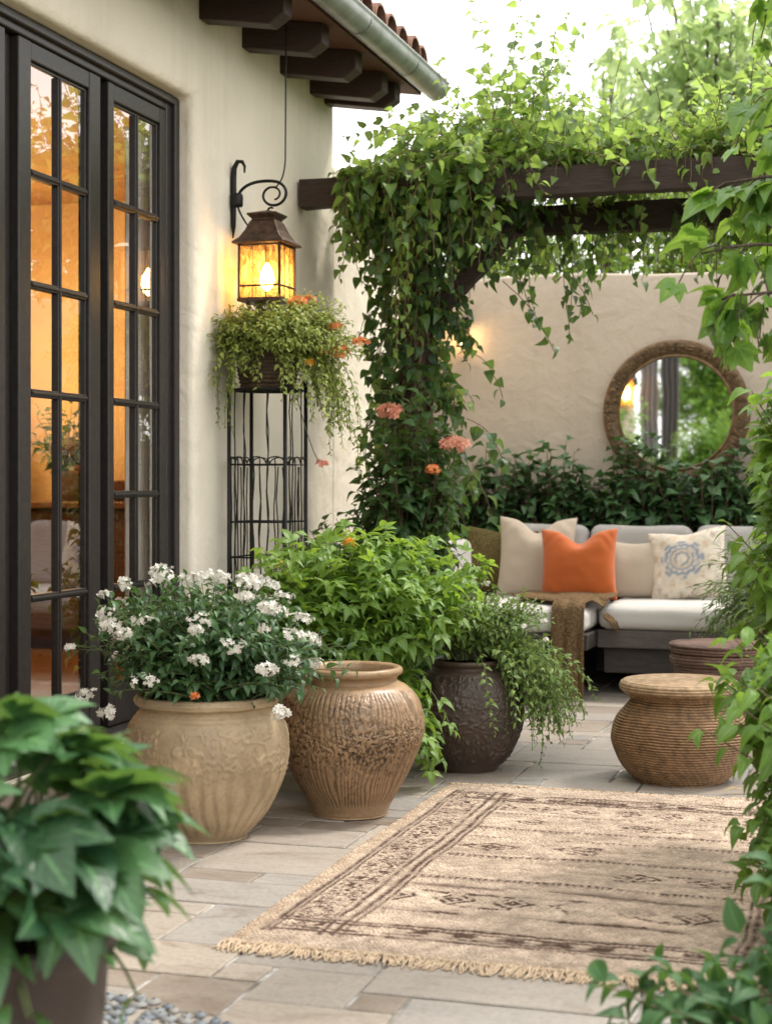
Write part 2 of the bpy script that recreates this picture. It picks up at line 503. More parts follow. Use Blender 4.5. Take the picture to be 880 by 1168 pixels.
M['tree'] = mat_leaf('tree_leaf_painted_haze', (.10, .19, .06), (.34, .48, .18), .55, .5, (.72, .88, .38))  # far trees: haze and glare are painted into the pale leaf colour
M['fine'] = mat_leaf('fine_leaf', (.03, .07, .02), (.20, .30, .09), .28, .40, (.34, .48, .12))
M['white_f'] = mat_leaf('white_petal', (.70, .66, .56), (.88, .86, .80), .25, .6, (.85, .82, .75))
M['orange_f'] = mat_leaf('orange_petal', (.75, .16, .04), (.90, .36, .12), .25, .6, (.95, .4, .15))
M['pink_f'] = mat_leaf('salmon_petal', (.75, .20, .12), (.92, .50, .36), .25, .6, (.95, .5, .35))
M['yellow_f'] = mat_leaf('marigold_petal', (.85, .28, .02), (.95, .50, .04), .25, .6, (.95, .6, .1))

# ------------------------------------------------------------------ camera, light, sky
TH = math.atan(570 / 1850)
cam_d = bpy.data.cameras.new('camera'); cam = bpy.data.objects.new('camera', cam_d); COL.objects.link(cam)
cam.location = (0, 0, 1.2); cam.rotation_euler = (PI / 2, 0, TH)
cam_d.sensor_fit = 'HORIZONTAL'; cam_d.sensor_width = 36; cam_d.lens = 36 * 1850 / 880
cam_d.shift_y = -34 / 880
cam_d.clip_start = .05; cam_d.clip_end = 600
cam_d.dof.use_dof = True; cam_d.dof.focus_distance = 6.0; cam_d.dof.aperture_fstop = 4.6
scene.camera = cam

to_sun = Vector((.42, .42, .80)).normalized()
sun_el = math.asin(to_sun.z); sun_az = math.atan2(to_sun.x, to_sun.y)
sd = bpy.data.lights.new('sun', 'SUN'); sd.energy = 3.7; sd.angle = R(10); sd.color = (1, .95, .87)
sun = bpy.data.objects.new('sun', sd); COL.objects.link(sun)
sun.rotation_euler = to_sun.to_track_quat('Z', 'Y').to_euler()

w = bpy.data.worlds.new('World'); scene.world = w; w.use_nodes = True
nt = w.node_tree; nt.nodes.clear()
wo = nt.nodes.new('ShaderNodeOutputWorld'); bg = nt.nodes.new('ShaderNodeBackground')
sk = nt.nodes.new('ShaderNodeTexSky'); sk.sky_type = 'NISHITA'; sk.sun_disc = False
sk.sun_elevation = sun_el; sk.sun_rotation = sun_az; sk.air_density = 1.0; sk.dust_density = 3.0
tc = nt.nodes.new('ShaderNodeTexCoord')
cn = nt.nodes.new('ShaderNodeTexNoise'); cn.inputs['Scale'].default_value = 2.2; cn.inputs['Detail'].default_value = 5
cr = nt.nodes.new('ShaderNodeValToRGB'); cr.color_ramp.elements[0].color = (16.0, 15.9, 15.7, 1); cr.color_ramp.elements[1].color = (20.5, 20.0, 19.3, 1)
cr.color_ramp.elements[0].position = .3; cr.color_ramp.elements[1].position = .7
mx = nt.nodes.new('ShaderNodeMix'); mx.data_type = 'RGBA'; mx.inputs[0].default_value = .85
nt.links.new(tc.outputs['Generated'], cn.inputs['Vector']); nt.links.new(cn.outputs['Fac'], cr.inputs['Fac'])
nt.links.new(sk.outputs[0], mx.inputs[6]); nt.links.new(cr.outputs[0], mx.inputs[7])
nt.links.new(mx.outputs[2], bg.inputs['Color']); bg.inputs['Strength'].default_value = .15
nt.links.new(bg.outputs[0], wo.inputs['Surface'])

scene.view_settings.view_transform = 'Standard'; scene.view_settings.look = 'None'
scene.view_settings.exposure = 0; scene.view_settings.gamma = 1
scene.render.engine = 'CYCLES'
cy = scene.cycles
cy.max_bounces = 8; cy.diffuse_bounces = 4; cy.glossy_bounces = 4; cy.transmission_bounces = 6; cy.transparent_max_bounces = 12
cy.caustics_reflective = False; cy.caustics_refractive = False; cy.sample_clamp_indirect = 6
cy.use_denoising = True
try:
    cy.denoiser = 'OPENIMAGEDENOISE'; cy.denoising_input_passes = 'RGB_ALBEDO_NORMAL'
except Exception:
    pass

def lamp(name, loc, power, col, size=.03):
    d = bpy.data.lights.new(name, 'POINT'); d.energy = power; d.color = col; d.shadow_soft_size = size
    o = bpy.data.objects.new(name, d); COL.objects.link(o); o.location = loc; return o

# ------------------------------------------------------------------ ground and patio
def mat_ground():
    n = N('garden_ground')
    f = n.noise(3, 6); c = n.ramp(f, [(.35, (.05, .035, .022)), (.55, (.05, .075, .025)), (.75, (.08, .12, .035))])
    return n.done(n.pbsdf(c, .95, 0, .1, n.bump(f, .6, .05)))
g = MB(); g.add([(-220, -220, -.03), (220, -220, -.03), (220, 260, -.03), (-220, 260, -.03)], [(0, 1, 2, 3)])
tag(g.build('ground', mat_ground()), kind='structure')

def mat_paving():
    n = N('flagstone')
    t = n.attr('tint'); mort = n.attr('joint')
    c = n.ramp(t, [(0, (.155, .115, .085)), (.2, (.29, .235, .19)), (.42, (.335, .30, .265)), (.6, (.255, .245, .235)), (.8, (.40, .335, .27)), (1, (.175, .17, .165))])
    dv = n.math('MULTIPLY', t, 37.0)
    mp = n.t.nodes.new('ShaderNodeMapping'); n.l(n.obj(), mp.inputs['Vector'])
    cmb = n.t.nodes.new('ShaderNodeCombineXYZ'); n.l(dv, cmb.inputs[0]); n.l(dv, cmb.inputs[2]); n.l(cmb.outputs[0], mp.inputs['Location'])
    mp.inputs['Scale'].default_value = (1, 2.2, 1)
    f = n.noise(4.5, 7, .62, mp.outputs['Vector'], .8); g2 = n.noise(55, 5, .7); h = n.noise(1.3, 4, .6, None, .5)
    c = n.mix(n.ramp(f, [(.3, (0, 0, 0)), (.68, (.85,) * 3)]), c, n.mix(.5, c, (.44, .385, .325)))
    c = n.mix(n.math('MULTIPLY', n.ramp(f, [(.28, (1, 1, 1)), (.45, (0, 0, 0))]), .55), c, (.20, .15, .11))
    c = n.mix(n.math('MULTIPLY', n.ramp(g2, [(.3, (1, 1, 1)), (.55, (0, 0, 0))]), .35), c, (.14, .12, .10))
    c = n.mix(n.math('MULTIPLY', n.ramp(h, [(.5, (0, 0, 0)), (.8, (1, 1, 1))]), .3), c, (.52, .48, .43))
    c = n.mix(mort, c, n.ramp(n.noise(6, 4), [(.36, (.10, .085, .065)), (.52, (.27, .25, .22)), (.68, (.62, .60, .57))]))
    hh = n.math('ADD', n.math('MULTIPLY', f, 1.0), n.math('MULTIPLY', g2, .35))
    rgh = n.ramp(f, [(.3, (.62,) * 3), (.7, (.82,) * 3)])
    return n.done(n.pbsdf(c, rgh, 0, .3, n.bump(hh, .8, .010)))

def build_patio():
    u = .128; x0, y0 = -4.0, 1.2; nx, ny = 49, 75
    occ = np.zeros((nx, ny), bool); vs, qs, tint, joint = [], [], [], []
    sizes = [(3, 2), (4, 2), (5, 2), (4, 3), (3, 3), (6, 3), (5, 3), (2, 2), (3, 1), (5, 1), (4, 1), (2, 1)]
    rr = random.Random(5)
    cur = [(x0, y0)]
    for j in range(ny):
        for i in range(nx):
            if occ[i, j]: continue
            rr.shuffle(sizes)
            for a, b in sizes + [(1, 1)]:
                if i + a <= nx and j + b <= ny and not occ[i:i + a, j:j + b].any(): break
            occ[i:i + a, j:j + b] = True
            X0, X1 = x0 + i * u, x0 + (i + a) * u; Y0, Y1 = y0 + j * u, y0 + (j + b) * u
            gp = rr.uniform(.003, .007); t = rr.random(); dz = rr.uniform(-.002, .0015)
            jt = lambda: rr.uniform(-.003, .003)
            # outline with wavering edges
            pts = []
            C = [(X0 + gp, Y0 + gp), (X1 - gp, Y0 + gp), (X1 - gp, Y1 - gp), (X0 + gp, Y1 - gp)]
            for k in range(4):
                p, q = C[k], C[(k + 1) % 4]
                m = 4
                for e in range(m):
                    s = e / m; pts.append((p[0] + (q[0] - p[0]) * s + jt(), p[1] + (q[1] - p[1]) * s + jt()))
            o = len(vs); n = len(pts); cx, cy = (X0 + X1) / 2, (Y0 + Y1) / 2
            ix = lambda p, d: (p[0] + d * np.sign(cx - p[0]), p[1] + d * np.sign(cy - p[1]))
            for p in pts: vs.append((p[0], p[1], -.010))
            for p in pts: vs.append((p[0], p[1], -.003 + dz))
            for p in pts: q = ix(p, .004); vs.append((q[0], q[1], dz))
            for p in pts: vs.append((cx + (p[0] - cx) * .6, cy + (p[1] - cy) * .6, dz + rr.uniform(-.001, .001)))
            for lv in range(3):
                for k in range(n):
                    qs.append((o + lv * n + k, o + lv * n + (k + 1) % n, o + (lv + 1) * n + (k + 1) % n, o + (lv + 1) * n + k))
            b0 = o + 3 * n   # inner 16-gon ring closed with quads
            for k in range(1, 8):
                qs.append((b0 + (16 - k + 1) % 16, b0 + k - 1 if k > 1 else b0 + 0, b0 + k, b0 + 16 - k) if k > 1 else (b0, b0 + 1, b0 + 15, b0 + 15))
            qs.append((b0 + 7, b0 + 8, b0 + 9, b0 + 9))
            tint += [t] * (4 * n); joint += [0] * (4 * n)
    # joints under the slabs
    o = len(vs)
    X0, X1, Y0, Y1 = x0, x0 + nx * u, y0, y0 + ny * u
    vs += [(X0, Y0, -.0055), (X1, Y0, -.0055), (X1, Y1, -.0055), (X0, Y1, -.0055)]; qs.append((o, o + 1, o + 2, o + 3))
    tint += [0] * 4; joint += [1] * 4
    faces = []
    me = bpy.data.meshes.new('m')
    for q in qs:
        q2 = []
        for i in q:
            if i not in q2: q2.append(i)
        faces.append(q2)
    me.from_pydata(vs, [], faces); me.update()
    for k, a in (('tint', tint), ('joint', joint)):
        at = me.attributes.new(k, 'FLOAT', 'POINT'); at.data.foreach_set('value', np.array(a, dtype=np.float32))
    o = link('patio', me, mat_paving(), None, False)
    tag(o, kind='structure')
build_patio()

def build_pebbles():
    pts = []
    tries = 0
    while len(pts) < 210 and tries < 9000:
        tries += 1
        x = rng.uniform(-2.05, -1.36); y = rng.uniform(2.95, 3.46)
        if y > 3.43 - .5 * max(0, x + 1.62) or y > 3.46 - .2 * max(0, -x - 1.75): continue
        if all((x - p[0]) ** 2 + ((y - p[1]) * 1.3) ** 2 > (.013 + p[2]) ** 2 for p in pts):
            pts.append((x, y, rng.uniform(.013, .021)))
    vs, qs, tint = [], [], []
    for x, y, r in pts:
        a0 = rng.uniform(0, 3); o = len(vs); n = 10; ex = rng.uniform(.75, 1.25)
        rings = [(1.0, .0035), (.9, .0075), (.6, .0105), (.25, .012)]
        jr = rng.uniform(.85, 1.15, n)
        for rr_, z in rings:
            for k in range(n):
                a = k * 2 * PI / n
                px, py = r * rr_ * ex * math.cos(a) * jr[k], r * rr_ / ex * math.sin(a) * jr[k]
                vs.append((x + px * math.cos(a0) - py * math.sin(a0), y + px * math.sin(a0) + py * math.cos(a0), z - .001))
        for l in range(3):
            for k in range(n): qs.append((o + l * n + k, o + l * n + (k + 1) % n, o + (l + 1) * n + (k + 1) % n, o + (l + 1) * n + k))
        t0 = rng.uniform(0, 1); tint += [t0] * (4 * n)
    n = N('pebbles'); t = n.attr('tint')
    c = n.ramp(t, [(0, (.13, .15, .18)), (.5, (.20, .215, .23)), (1, (.30, .28, .255))])
    m = n.done(n.pbsdf(c, .55, 0, .4, n.bump(n.noise(60, 3), .2, .003)))
    tag(link('pebble_inlay', mesh_np(np.array(vs), np.array(qs), {'tint': np.array(tint)}), m), kind='structure')
build_pebbles()

# ------------------------------------------------------------------ house
XW = -2.9                 # outer face of the house wall
house = thing('house', 'cream stucco house with dark french doors, exposed rafters and clay tile eave', 'house', (XW, 6.0, 0))
HX, HY = XW, 6.0
def hp(name, mb, mat, parent=house, **k):
    o = mb.build(name, mat, parent, **k)
    return o
def shift(mb, dx=-HX, dy=-HY, dz=0):
    mb.v = [(x + dx, y + dy, z + dz) for x, y, z in mb.v]; return mb

def build_house_wall():
    # outer skin with one opening and a thick, softly rounded reveal
    ya, yb, zb, zt = 3.55, 6.575, .16, 2.895
    Y0, Y1, Z1 = 1.6, 8.42, 3.9
    bm = bmesh.new()
    def f(pts): return bm.faces.new([bm.verts.new(p) for p in pts])
    ys = [Y0, ya, yb, Y1]; zs = [0, zb, zt, Z1]
    g = {(i, j): bm.verts.new((XW, ys[i], zs[j])) for i in range(4) for j in range(4)}
    for i in range(3):
        for j in range(3):
            if i == 1 and j == 1: continue
            bm.faces.new((g[i, j], g[i + 1, j], g[i + 1, j + 1], g[i, j + 1]))
    ring = [(1, 1), (2, 1), (2, 2), (1, 2)]
    inner = [bm.verts.new((XW - .30, g[k].co.y, g[k].co.z)) for k in ring]
    for k in range(4):
        a, b = g[ring[k]], g[ring[(k + 1) % 4]]
        bm.faces.new((a, b, inner[(k + 1) % 4], inner[k]))
    # far end return of the wall
    e0 = [bm.verts.new((XW - .30, Y1, 0)), bm.verts.new((XW - .30, Y1, Z1))]
    bm.faces.new((g[3, 0], e0[0], e0[1], g[3, 3]))
    bm.edges.ensure_lookup_table()
    ed = []
    for k in range(4):
        a, b = g[ring[k]], g[ring[(k + 1) % 4]]
        for e in a.link_edges:
            if b in e.verts: ed.append(e)
    for e in bm.edges:
        vs = set(e.verts)
        if vs == {g[3, 0], g[3, 3]} or vs <= {g[3, 0], g[3, 1], g[3, 2], g[3, 3]}: ed.append(e)
    for k in (1, 2, 3):
        for e in inner[k].link_edges:
            if g[ring[k]] in e.verts: ed.append(e)
    bmesh.ops.bevel(bm, geom=list(set(ed)), offset=.045, segments=6, affect='EDGES', profile=.5)
    bmesh.ops.recalc_face_normals(bm, faces=bm.faces)
    me = bpy.data.meshes.new('m'); bm.to_mesh(me); bm.free()
    me.transform(Matrix.Translation((-HX, -HY, 0)))
    return link('wall', me, M['stucco'], house)
build_house_wall()

# inner skin so daylight stays out and lamp light stays in
ib = MB()
RX0, RX1, RY0, RY1, RZ0, RZ1 = -6.3, -3.22, 2.2, 9.4, .2, 3.0
ib.box(RX0 - .1, RX0, RY0, RY1, RZ0, RZ1); ib.box(RX0, RX1 - .02, RY0 - .1, RY0, RZ0, RZ1); ib.box(RX0, RX1 - .02, RY1, RY1 + .1, RZ0, RZ1)
ib.box(RX1, RX1 + .02, RY0, 3.5, RZ0, RZ1); ib.box(RX1, RX1 + .02, 6.62, RY1, RZ0, RZ1); ib.box(RX1, RX1 + .02, 3.5, 6.62, 2.93, RZ1)
hp('interior_wall', shift(ib), mat_simple('ochre_plaster', (.66, .47, .25), .9, 0, 3, .12, .1))
cb = MB(); cb.box(RX0 - .1, RX1 + .02, RY0 - .1, RY1 + .1, RZ1 + .002, RZ1 + .1)
hp('interior_ceiling', shift(cb), mat_simple('ceiling_plaster', (.42, .25, .12), .9, 0, 3, .12, .1))
fb = MB(); fb.box(RX0 - .1, RX1 + .2, RY0 - .1, RY1 + .1, RZ0 - .1, RZ0 - .002)
hp('interior_floor', shift(fb), mat_wood('oak_floor', (.12, .06, .03), (.26, .14, .07), (8, 1, 8), .35, .1))

# doors: rebated frame, three leaves
DX = -3.02
fr = MB()
fr.box(DX - .06, DX + .025, 6.475, 6.57, .2, 2.89)          # right jamb
fr.box(DX - .05, DX + .045, 6.525, 6.572, .2, 2.8915)       # outer stop of the jamb
fr.box(DX - .06, DX + .025, 3.56, 6.4745, 2.825, 2.89)
fr.box(DX - .07, DX - .034, 3.56, 6.4745, 2.79, 2.8245)
fr.box(DX - .05, DX + .045, 3.56, 6.5245, 2.855, 2.8915)
for a, b in ((5.862, 5.928), (5.128, 5.218), (4.44, 4.50)):
    fr.box(DX - .06, DX - .012, a, b, .2, 2.8245)
hp('door_frame', shift(fr), M['frame'], bevel=.006)
th = MB(); th.box(DX - .08, DX + .10, 3.56, 6.572, .162, .205)
hp('threshold', shift(th), M['frame'], bevel=.008)
stp = MB(); stp.box(XW + .002, XW + .36, 3.4, 6.72, 0.0, .155)
hp('door_step', shift(stp), M['stone_step'], bevel=.015, seg=3)

ZB = [.372, .77, 1.15, 1.53, 1.93, 2.34, 2.752]
def door_leaf(y0, y1, skip=(), label=None, stile=.052, lstile=None):
    d = bpy.data.objects.new('french_door', None); COL.objects.link(d); d.parent = house
    d.location = (DX - HX, y0 - HY, 0)
    if label: d['label'] = label
    W = y1 - y0; ls = lstile or stile
    fm = MB()
    fm.box(-.03, .022, 0, ls, .21, 2.822); fm.box(-.03, .022, W - stile, W, .21, 2.822)
    fm.box(-.028, .020, ls + .0005, W - stile - .0005, .21, ZB[0]); fm.box(-.028, .020, ls + .0005, W - stile - .0005, ZB[-1], 2.8215)
    fm.build('stile_frame', M['frame'], d, bevel=.005)
    # glazing beads stepping back to the glass
    gb = MB(); a, b, e = ls, W - stile, .012
    gb.box(-.012, .008, a + .0005, a + e, ZB[0] + .0005, ZB[-1] - .0005); gb.box(-.012, .008, b - e, b - .0005, ZB[0] + .0005, ZB[-1] - .0005)
    gb.box(-.011, .0075, a + e, b - e, ZB[0] + .0005, ZB[0] + e); gb.box(-.011, .0075, a + e, b - e, ZB[-1] - e, ZB[-1] - .0005)
    gb.build('glazing_bead', M['frame'], d, bevel=.003)
    c = (ls + W - stile) / 2
    mu = MB()
    mu.box(-.014, .016, c - .0145, c + .0145, ZB[0] + .013, ZB[-1] - .013); mu.box(-.013, .021, c - .006, c + .006, ZB[0] + .0125, ZB[-1] - .0125)
    for k in range(1, 6):
        if k in skip: continue
        mu.box(-.0145, .0165, a + .0125, b - .0125, ZB[k] - .0145, ZB[k] + .0145); mu.box(-.0135, .0225, a + .013, b - .013, ZB[k] - .006, ZB[k] + .006)
    mu.build('muntin', M['frame'], d, bevel=.003)
    zs = [ZB[0]] + [ZB[k] for k in range(1, 6) if k not in skip] + [ZB[-1]]
    for side in (0, 1):
        for k in range(len(zs) - 1):
            p = MB(); ya, yb = (a, c) if side == 0 else (c, b)
            p.add([(0, ya + .004, zs[k] + .003), (0, yb - .004, zs[k] + .003), (0, yb - .004, zs[k + 1] - .003), (0, ya + .004, zs[k + 1] - .003)], [(0, 1, 2, 3)])
            p.build('pane', M['glass'], d)
    return d
door_leaf(5.93, 6.474, label='narrow french door nearest the lantern with grey curtain behind', lstile=.05)
dl = door_leaf(5.22, 5.861, (2,), 'wide french door with one tall pair of panes', stile=.094, lstile=.09)
hd = MB(); hd.box(.024, .032, .03, .062, 1.02, 1.22); hd.tube([(.03, .046, 1.12), (.075, .046, 1.12), (.08, .06, 1.12), (.08, .15, 1.118)], .009, 8)
door_leaf(4.502, 5.126, (2,), 'french door cut off by the edge of the photo')
door_leaf(3.62, 4.438)

# roof: rafters, soffit, tiles, gutter
RS = .15
rafY = [8.33, 8.10, 7.66, 7.16, 6.66, 6.16, 5.66, 5.16]
for yy in rafY:
    r_ = MB(); L = .40; hw = .052; h = .145
    prof = [(-.3, 3.25 + .3 * RS), (L - .07, 3.25 - (L - .07) * RS), (L, 3.25 - L * RS + .055), (L, 3.25 - L * RS + h), (-.3, 3.25 + .3 * RS + h)]
    n = len(prof)
    vs = [(XW + x, yy - hw, z) for x, z in prof] + [(XW + x, yy + hw, z) for x, z in prof]
    r_.add(vs, [tuple(range(n)), tuple(range(2 * n - 1, n - 1, -1))] + [(i, n + i, n + (i + 1) % n, (i + 1) % n) for i in range(n)])
    bm = bmesh.new(); me = shift(r_).mesh(); bm.from_mesh(me); bmesh.ops.recalc_face_normals(bm, faces=bm.faces); bm.to_mesh(me); bm.free()
    link('rafter', me, M['rafter'], house, False, .006)
zr = lambda x: 3.25 + .147 - x * RS
sf = MB()
x0, x1 = -1.6, .46
sf.add([(XW + x0, 2, zr(x0)), (XW + x1, 2, zr(x1)), (XW + x1, 8.58, zr(x1)), (XW + x0, 8.58, zr(x0)),
        (XW + x0, 2, zr(x0) + .03), (XW + x1, 2, zr(x1) + .03), (XW + x1, 8.58, zr(x1) + .03), (XW + x0, 8.58, zr(x0) + .03)],
       [(0, 3, 2, 1), (4, 5, 6, 7), (0, 1, 5, 4), (1, 2, 6, 5), (2, 3, 7, 6), (3, 0, 4, 7)])
hp('soffit', shift(sf), M['soffit'])
fa = MB(); fa.box(XW + .425, XW + .455, 2, 8.578, zr(.45) + .031, zr(.45) + .165)
hp('fascia', shift(fa), M['rafter'])
def roof_tiles():
    vs, fs = [], []
    tb = MB()
    rr = random.Random(3)
    for k in range(33):
        yc = 8.50 - k * .205
        for row in range(5):
            xa = .50 - row * .34 + rr.uniform(-.012, .012); xb = xa - .42
            r0 = .098; lift = .125 + rr.uniform(0, .008)
            pts = []; n = 10
            for (x, r, zz) in ((xa, r0, .035), (xb, r0 * .86, .022)):
                for th_, rr2 in [(PI * i / n, r) for i in range(n + 1)] + [(PI * i / n, r - .014) for i in range(n, -1, -1)]:
                    pts.append((XW + x, yc + rr2 * math.cos(th_), zr(x) + zz + lift + rr2 * .95 * math.sin(th_)))
            m = 2 * n + 2
            tb.add(pts, [tuple(range(m)), tuple(range(2 * m - 1, m - 1, -1))] + [(i, (i + 1) % m, m + (i + 1) % m, m + i) for i in range(m)])
        # pan tile between
        yp = yc - .1025; n = 6; pts = []
        for x in (.49, -1.5):
            for i in range(n + 1):
                a = PI + PI * i / n
                pts.append((XW + x, yp + .075 * math.cos(a), zr(x) + .185 + .05 * math.sin(a)))
        tb.add(pts, [(i, i + 1, n + 2 + i, n + 1 + i) for i in range(n)])
    return hp('roof_tiles', shift(tb), M['tile'], smooth=False)
roof_tiles()
gt = MB()
gx, gz, gr_ = XW + .53, 3.375, .068
n = 14; pts = []
Ys = [2.0, 8.64]
prof = [(gr_ * math.cos(a), gr_ * math.sin(a)) for a in np.linspace(PI, 2 * PI, n)]
prof = [(-gr_, .012)] + prof + [(gr_, .014), (gr_ + .008, .02), (gr_ + .004, .028), (gr_ - .006, .022)] + [(p[0] * .95, p[1] * .95) for p in prof[::-1]]
m = len(prof)
for y in Ys:
    pts += [(gx + p[0], y, gz + p[1]) for p in prof]
gt.add(pts, [(i, (i + 1) % m, m + (i + 1) % m, m + i) for i in range(m)])
endc = [(gx + gr_ * math.cos(a), 8.6402, gz + gr_ * math.sin(a)) for a in np.linspace(PI, 2 * PI, n)]
gt.add(endc + [(x, y + .004, z) for x, y, z in endc], [tuple(range(n)), tuple(range(2 * n - 1, n - 1, -1))] + [(i, i + 1, n + i + 1, n + i) for i in range(n - 1)])
guo = hp('gutter', shift(gt), M['gutter'], smooth=True)
for yy in (8.05, 7.25, 6.45, 5.65):
    gb_ = MB()
    ar = [(gx + (gr_ + .003) * math.cos(a), gz + (gr_ + .003) * math.sin(a)) for a in np.linspace(PI, 2 * PI, 14)]
    pts = [(x, yy - .010, z) for x, z in ar] + [(x, yy + .010, z) for x, z in ar]
    gb_.add(pts, [(i, i + 1, 14 + i + 1, 14 + i) for i in range(13)])
    hp('bracket', shift(gb_), M['gutter'], parent=guo)

# interior things seen through the glass
cu = MB()
npt = 60; pts = []
for z in (.24, 1.5, 2.72):
    for i in range(npt):
        s = i / (npt - 1); pts.append((-3.092 - .008 * math.sin(s * 40) - .004 * math.sin(s * 13), 6.275 + s * .285, z))
cu.add(pts, [(r * npt + i, r * npt + i + 1, (r + 1) * npt + i + 1, (r + 1) * npt + i) for r in range(2) for i in range(npt - 1)])
cuo = cu.build('curtain', mat_fabric('curtain_linen', (.86, .82, .76), 260), None, True)
cm = cuo.data.materials[0].node_tree; pb = [q for q in cm.nodes if q.type == 'BSDF_PRINCIPLED'][0]
cuo_t = cm.nodes.new('ShaderNodeBsdfTranslucent'); cuo_t.inputs['Color'].default_value = (.8, .74, .66, 1)
cms = cm.nodes.new('ShaderNodeMixShader'); cms.inputs[0].default_value = .08
cm.links.new(pb.outputs[0], cms.inputs[1]); cm.links.new(cuo_t.outputs[0], cms.inputs[2]); cm.links.new(cms.outputs[0], [q for q in cm.nodes if q.type == 'OUTPUT_MATERIAL'][0].inputs['Surface'])
tag(cuo, 'grey linen curtain hanging inside beside the narrow french door', 'curtain')

sb = thing('sideboard', 'long brown wooden sideboard inside the house behind the door glass', 'sideboard', (-5.0, 8.9, .2))
b_ = MB(); b_.box(-1.1, 1.2, -.24, .24, .12, .84); b_.build('body', mat_wood('walnut', (.06, .03, .015), (.16, .08, .04), (1, 8, 8)), sb, bevel=.01)
b_ = MB(); b_.box(-1.15, 1.25, -.27, .27, .842, .885); b_.build('top', mat_wood('walnut_top', (.10, .05, .025), (.24, .12, .06), (1, 8, 8), .3), sb, bevel=.008)
for sx in (-1.0, 1.1):
    for sy in (-.18, .18):
        b_ = MB(); b_.bar((sx, sy, 0), (sx, sy, .12), .05, .05, (0, 1, 0)); b_.build('leg', M['beam'], sb)

tl_ = thing('table_lamp', 'glowing amber table lamp on the sideboard inside', 'lamp', (-5.28, 8.85, 1.087))
b_ = MB(); b_.lathe([(.09, 0), (.09, .015), (.03, .03), (.07, .12), (.08, .2), (.03, .30), (.012, .33), (.012, .42)], 20); b_.build('base', M['copper'], tl_, True)
b_ = MB(); b_.lathe([(.21, .40), (.12, .72)], 28, cap=False); b_.build('lamp_shade', M['shade_lit'], tl_, True)
lamp('table_lamp_light', (-5.0, 8.35, 2.0), 80, (1, .62, .28), .15)
lamp('ceiling_glow', (-4.6, 6.9, 2.6), 60, (1, .66, .34), .2)

def potted_inside(name, label, loc, h, n, size, seed):
    t = thing(name, label, 'plant', loc)
    p = MB(); p.lathe([(.07, 0), (.10, .16), (.11, .17), (.10, .18), (.09, .15)], 20); p.build('pot', mat_simple('inside_pot' + name + str(seed), (.35, .30, .25), .6), t, True)
    f = Foliage(); s = MB()
    crown(f, s, (0, 0, .15), (0, 0, h * .62), (h * .42, h * .42, h * .42), n, .045, size, seed=seed, minz=-.5)
    f.build('foliage', 'ovate3', M['deep'], t); s.build('stem', M['twig'], t)
potted_inside('house_plant', 'bushy green house plant on the sideboard inside', (-4.72, 8.8, 1.087), .62, 40, (.08, .12), 3)
bw = thing('round_bowl', 'brown earthenware bowl on the sideboard inside', 'bowl', (-4.35, 8.82, 1.087))
b_ = MB(); b_.lathe([(.06, 0), (.13, .04), (.17, .11), (.18, .125), (.16, .12), (.11, .05), (.02, .03)], 28); b_.build('bowl_body', mat_simple('earthenware', (.30, .16, .08), .5), bw, True)

# ------------------------------------------------------------------ wall lantern
LX, LY = -2.72, 6.97
lan = thing('wall_lantern', 'lit bronze wall lantern with amber glass hanging from a scrolled black bracket', 'lantern', (LX, LY, 2.03))
w2 = .098
def ln(mb): return shift(mb, -0, -0, 0)
# base tray, posts and rails
fm = MB()
fm.box(-w2 - .008, w2 + .008, -w2 - .008, w2 + .008, -.005, .012)
for sx in (-1, 1):
    for sy in (-1, 1):
        fm.bar((sx * w2, sy * w2, .0125), (sx * w2, sy * w2, .258), .011, .011, (0, 1, 0))
for z in (.066, .252):
    for s_ in (-1, 1):
        fm.bar((-w2 + .006, s_ * w2, z), (w2 - .006, s_ * w2, z), .008, .009); fm.bar((s_ * w2, -w2 + .006, z), (s_ * w2, w2 - .006, z), .008, .009)
for k in (-.33, .33):
    for s_ in (-1, 1):
        fm.bar((k * w2, s_ * w2, .013), (k * w2, s_ * w2, .248), .004, .005, (0, 1, 0)); fm.bar((s_ * w2, k * w2, .013), (s_ * w2, k * w2, .248), .004, .005, (0, 1, 0))
fm.build('frame', M['copper'], lan, bevel=.0015)
for sx, sy in ((0, -1), (0, 1), (1, 0), (-1, 0)):
    p = MB(); e = w2 - .006; q = w2 - .004
    if sy: p.add([(-e, sy * q, .013), (e, sy * q, .013), (e, sy * q, .25), (-e, sy * q, .25)], [(0, 1, 2, 3)])
    else: p.add([(sx * q, -e, .013), (sx * q, e, .013), (sx * q, e, .25), (sx * q, -e, .25)], [(0, 1, 2, 3)])
    p.build('pane', M['amber'], lan)
rf = MB()
def ringsq(hw, z): return [(-hw, -hw, z), (hw, -hw, z), (hw, hw, z), (-hw, hw, z)]
lv = [(.122, .258), (.126, .262), (.122, .270), (.100, .288), (.078, .325), (.062, .365), (.055, .372), (.055, .378), (.072, .395), (.074, .402), (.060, .406), (.04, .411), (.012, .42)]
pts = []
for hw, z in lv: pts += ringsq(hw, z)
rf.add(pts, [tuple(range(3, -1, -1))] + [(i * 4 + j, i * 4 + (j + 1) % 4, (i + 1) * 4 + (j + 1) % 4, (i + 1) * 4 + j) for i in range(len(lv) - 1) for j in range(4)] + [tuple((len(lv) - 1) * 4 + j for j in range(4))])
rf.build('roof', M['copper'], lan, bevel=.002)
bu = MB(); bu.lathe([(.006, .05), (.026, .07), (.034, .10), (.030, .135), (.012, .17), (.003, .18)], 18); bu.build('bulb', M['bulb'], lan, True)
br = MB()
wx = XW - LX    # wall face in lantern space
